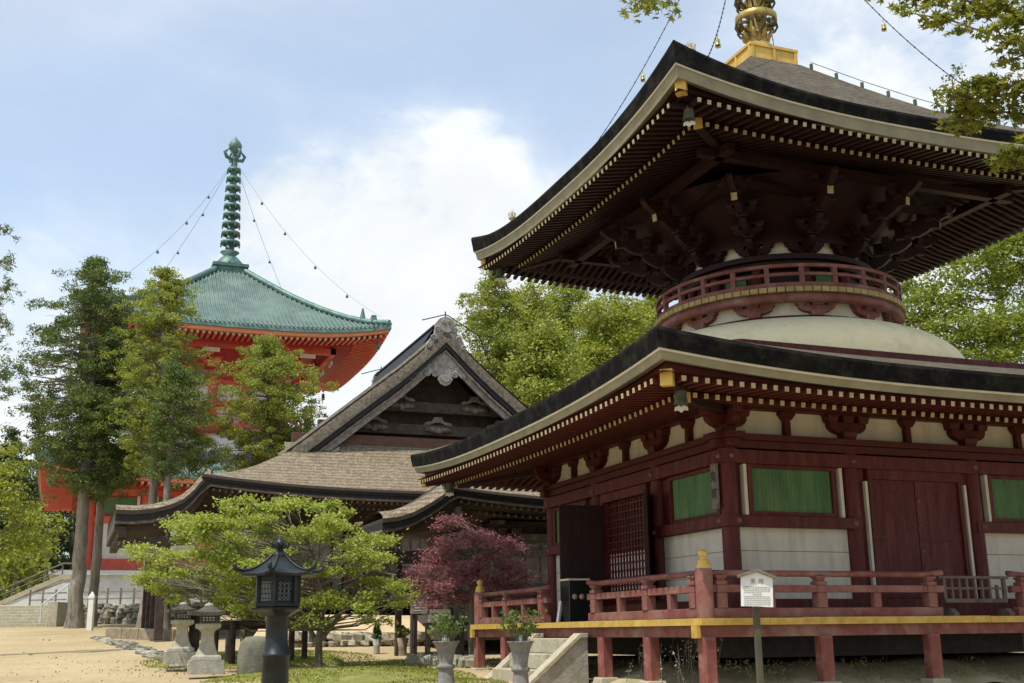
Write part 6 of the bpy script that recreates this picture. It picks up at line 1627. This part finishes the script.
# small notice board on a post
p = at(414, 655, 27.5); g = ground(*p[:2]); NB = thing('notice_post', 'small grey notice board on a thin dark post beside the red maple', 'notice board', (p[0], p[1], g))
mb = MB(); mb.tube([(p[0], p[1], g-.05), (p[0], p[1], at(414, 606, 27.5)[2])], .035, 8); mb.build('post', DARKW, NB)
c = at(419, 607, 27.45); mb = MB(); mb.box(tuple(c), (px(17, 27.5), .04, px(13, 27.5)), rz=-YAW); bd = mb.build('board', GREYW, NB, .005)
mb = MB(); fnp = lambda a, b2: tuple(c+RT0*a-FH*.026+np.array([0, 0, b2])); r = np.random.default_rng(2)
for i in range(4): v = .09-.06*i; l_ = .13; mb.add([fnp(-l_, v), fnp(l_*r.uniform(.5, 1), v), fnp(l_*.7, v+.02), fnp(-l_, v+.02)], [(0, 1, 2, 3)])
o = mb.build('faint_lines', STONEW, NB); o.parent = bd
# stand with stacked white plaques on a dark table
p = at(450, 640, 26.9); g = ground(*p[:2]); TB = thing('offering_table', 'dark wooden table with open shelf beside the red maple', 'table', (p[0], p[1], g))
zt = at(450, 624, 26.9)[2]; wv = lambda u, z, dd=0: at(u, 600, 26.9+dd)*np.array([1, 1, 0])+np.array([0, 0, z])
mb = MB(); c = (wv(426, zt)+wv(474, zt))/2; mb.box(c, (px(50, 27), .8, .07), rz=-YAW); mb.build('table_top', DARKW, TB, .01)
for u in (428, 459, 472):
    for dd in (-.32, .32): q = wv(u, 0, dd); mb = MB(); mb.box((q[0], q[1], (g+zt)/2-.05), (.12 if u != 459 else .22, .12, zt-g), rz=-YAW); mb.build('leg', DARKW, TB)
for u0, u1, z in ((426, 474, g+.22), (426, 448, g+.45)):
    c = (wv(u0, z)+wv(u1, z))/2; mb = MB(); mb.box(c, (px(u1-u0, 27), .6, .06), rz=-YAW); mb.build('shelf', OLDW, TB)
for i, v in enumerate((621, 616.2, 611.5)):
    c = at(440, v, 26.8+.02*i); mb = MB(); mb.box(c, (px(23-1.5*i, 26.8), .35, .085), rz=-YAW+.03*i); o = mb.build('wooden_plaque', WHITEP, None, .006)
    tag(o, ['bottom white board of the stack on the dark table', 'middle white board of the stack on the dark table', 'top white board of the stack on the dark table'][i], 'board', 'white boards stacked on the table')
# signboard with a little roof, in front of the deck
D = 12.9; p = at(760.5, 683, D); X, Y = p[0], p[1]; g = ground(X, Y); SB = thing('sign_board', 'white roofed information board on a wooden post in front of the deck', 'sign', (X, Y, g))
mb = MB(); mb.box((X, Y, (g-.1+at(760, 606, D)[2])/2), (.07, .07, at(760, 604, D)[2]-g+.1), rz=-YAW); mb.build('post', mat('grey green post', (.10, .095, .06), (.06, .056, .036), 6, .85, .3, (1, 1, .3)), SB, .01)
c = at(756.5, 589, D-.08); hw_ = px(15.3, D); zt, zb = px(15.2, D), px(-16.8, D); ry = radians(-2.5)
def sfn(a, b2, o=0.): return tuple(c+RT0*(a*cos(ry)-b2*sin(ry))-FH*o+np.array([0, 0, a*sin(ry)+b2*cos(ry)]))
mb = MB(); pl = [(-hw_, zb), (hw_, zb), (hw_, zt-.05), (0, zt+.01), (-hw_, zt-.05)]
mb.prism(pl, lambda a, b2, t: sfn(a, b2, t), .03); bd = mb.build('board', SIGNW, SB)
mb = MB()
for s_ in (-1, 1):
    e0, e1 = sfn(0, zt+.03, .02), sfn(s_*(hw_+.035), zt-.045, .02); mb.beam(e0, e1, .10, .03)
mb.build('roof_strip', OLDW, SB)
SINK = mat('grey sign ink', (.23, .25, .25), (.18, .19, .19), 5, .8, 0)
for i, ch in enumerate('東塔'):
    mb = MB(); text_mesh(mb, ch, lambda a, b2, i=i: sfn(-.045+.09*i+a, zt-.095+b2, .033), .062); o = mb.build('character', SINK, SB); o.parent = bd
mb = MB()
r = np.random.default_rng(12)
for i in range(11):
    y = zt-.155-.0205*i; x = -hw_+.03
    if i == 4:
        x = -.05
        mb.add([sfn(-.05, y, .033), sfn(.05, y, .033), sfn(.05, y+.006, .033), sfn(-.05, y+.006, .033)], [(0, 1, 2, 3)]); continue
    end = hw_-.03 if i not in (3, 10) else hw_*.3
    while x < end:
        l_ = r.uniform(.010, .03); mb.add([sfn(x, y, .033), sfn(min(end, x+l_), y, .033), sfn(min(end, x+l_), y+.007, .033), sfn(x, y+.007, .033)], [(0, 1, 2, 3)]); x += l_+.006
o = mb.build('text_lines', SINK, SB); o.parent = bd
# low wooden barrier across the gap of the railing
BRW = mat('dark aged barrier timber', (.12, .085, .07), (.065, .047, .04), 6, .85, .3, dirt=(.2, .17, .145), dirt_amt=.4, dirt_scale=4)
BG = thing('wooden_barrier', 'low dark slatted wooden barrier closing the gap in the red railing', 'barrier', (0, -4.62, 1.75))
y = -4.64
mb = MB(); mb.beam((-.70, y, 2.31), (.62, y, 2.31), .07, .04); mb.build('top_rail', BRW, BG, .004)
mb = MB(); mb.beam((-.60, y, 1.97), (.56, y, 1.97), .06, .06); mb.build('bottom_rail', BRW, BG, .004)
mb = MB(); mb.beam((-.60, y, 2.15), (.56, y, 2.15), .03, .03); mb.build('middle_rail', BRW, BG)
for i, x in enumerate(np.linspace(-.59, .54, 9)):
    mb = MB(); k = .055 if i in (0, 8) else .035; zt = 2.29 if i not in (7,) else 2.2
    mb.box((x, y, (1.98+zt)/2), (k, .04, zt-1.98)); mb.build('upright', BRW, BG)
for x in (-.52, .52):
    mb = MB(); pl = [(-.14, 0), (.14, 0), (.13, .05), (.05, .12), (-.05, .12), (-.13, .05)]; mb.prism(pl, lambda a, z, t: (x+z*0+t-.05, y+a, 1.749+z*.9), .1); mb.build('foot_block', BRW, BG)
# black lectern-like box with two crests by the open door
BX = thing('black_box_stand', 'black lacquered box with two pale round crests beside the open deck entrance', 'box', (-4.4, 1.0, 1.747))
c = onp = None
def on_x(u, v, xv):
    d_ = FW+RT*(u-512)/F-UPV*(v-341.5)/F; return CP+d_*((xv-CP[0])/d_[0])
a = on_x(571, 612, -4.3); zt = on_x(571, 581, -4.3)[2]
mb = MB(); mb.box((-4.22, a[1]+.0, (1.75+zt)/2), (.40, .42, zt-1.75), taper=.96); mb.build('body', BLACKL, BX, .01)
mb = MB(); mb.box((-4.22, a[1], zt+.02), (.42, .44, .035)); mb.build('top', STRIP, BX, .005)
for dx in (-.07, .07):
    mb = MB(); mb.lathe([(.05, 0), (.05, .006), (0, .007)], (0, 0, 0), 18, 0, cap=False); mb.v = [(-4.24+dx+X_, a[1]-.208-Z_, zt-.28+Y_) for X_, Y_, Z_ in mb.v]; mb.build('crest', CREST, BX)
pb = on_x(558, 619, -4.5); mb = MB(); mb.beam((-4.5, pb[1], 1.75), (-4.42, pb[1]+.04, 2.12), .05, .05); tag(mb.build('white_stick', WHITEP), 'short white stake leaning beside the black box on the deck', 'stake')
# weeds and flowering twigs under the deck
rng = np.random.default_rng(77)
def weeds(name, label, spots, n, h, m, twig=False):
    mb = MB(); C = []
    for (x, y) in spots:
        for i in range(n):
            X, Y = x+rng.normal(0, .3), y+rng.normal(0, .16); g = .84 if abs(X) > 4.4 or abs(Y) > 4.4 else 1.15; l_ = h*rng.uniform(.5, 1.15)
            e = np.array([X+rng.normal(0, .18*h), Y+rng.normal(0, .18*h), g+l_]); mb.tube([(X, Y, g-.08), ((X+e[0])/2+rng.normal(0, .03), (Y+e[1])/2, g+l_*.6), e], [.006, .005, .002], 4, cap=False)
            for q in range(14 if twig else 5): s_ = rng.random(); C.append(np.array([X, Y, g])*(1-s_)+e*s_+rng.normal(0, .025, 3))
    t = thing(name, label, 'weeds', (*spots[0], .85)); mb.build('stems', BARKM if not twig else OLDW, t); C = np.array(C)
    mesh_from_quads('leaves', leaf_quads(C, .035 if twig else .07, rng, 0, .6), len(C), m, t)
GRW = leafmat('weed leaves', (.24, .27, .07), (.08, .11, .03), .3); WHF = leafmat('pale twig buds', (.6, .62, .5), (.22, .25, .13), .3)
weeds('flowering_weeds', 'tall thin weeds with pale buds under the deck left of the corner post', [(-4.45, -3.9), (-4.3, -3.5)], 6, .62, WHF, True)
weeds('flowering_weeds', 'sparse pale weeds under the deck near the stone steps', [(-4.3, -2.1)], 5, .45, WHF, True)
mb = MB(); C = []
for i in range(2600):
    if rng.random() < .6: x, y = rng.uniform(-4.9, 3), rng.uniform(-4.6, -3.6)
    else: x, y = rng.uniform(-4.6, -3.6), rng.uniform(-4.6, 4)
    q = max(abs(x), abs(y)); z = float(np.interp(q, [3.0, 3.6, 4.0, 4.45, 4.75], [1.1, 1.08, 1.0, .86, .76]))
    if (sin(x*3.1)+sin(y*2.3+x)) < -.2: continue
    C.append((x, y, z+rng.uniform(0, .09)))
C = np.array(C); o = mesh_from_quads('grass', leaf_quads(C, .075, rng, -.5, .2), len(C), leafmat('dry grass blades', (.33, .31, .13), (.12, .14, .05), .3)); tag(o, 'tufts of dry grass on the earth under the deck', 'grass', kind='stuff')
C = []
for (D, L, rD, rL) in ((21.5, lat_at(345, 21.5), 3.0, 2.2), (28.5, lat_at(262, 28.5), 2.5, 2.5), (19, lat_at(420, 19), 1.9, 1.3), (26.5, lat_at(455, 26.5), 1.1, 2.4)):
    for i in range(6500):
        a = rng.uniform(0, 2*pi); q = rng.random()**.5; p = dl(D+rD*1.15*q*cos(a), L+rL*1.1*q*sin(a)); C.append((p[0], p[1], ground(*p[:2])+(.15 if rD > 2 else .05)*(1-q*q)+rng.uniform(0, .04)))
C = np.array(C); o = mesh_from_quads('moss_tufts', leaf_quads(C, .05, rng, -.2, .35), len(C), leafmat('moss blades', (.30, .31, .045), (.10, .14, .02), .3)); tag(o, 'short grass and moss on the banks below the maples', 'grass', kind='stuff')

rng = np.random.default_rng(91); C = []
for i in range(420):
    u = rng.uniform(-20, 470); D = 14+30*rng.random()**1.5
    p = at(u, 600, D); C.append((p[0], p[1], ground(*p[:2])+.02))
for i in range(900):
    p = dl(25.5+rng.normal(0, 1.6), lat_at(290, 25.5)+rng.normal(0, 2.4)); C.append((p[0], p[1], ground(*p[:2])+.05))
C = np.array(C); o = mesh_from_quads('fallen_leaves', leaf_quads(C, .042, rng, -.2, .6), len(C), leafmat('dry fallen leaves', (.30, .22, .10), (.12, .085, .045), .1)); tag(o, 'dry leaves scattered thinly over the sand', 'leaves', kind='stuff')
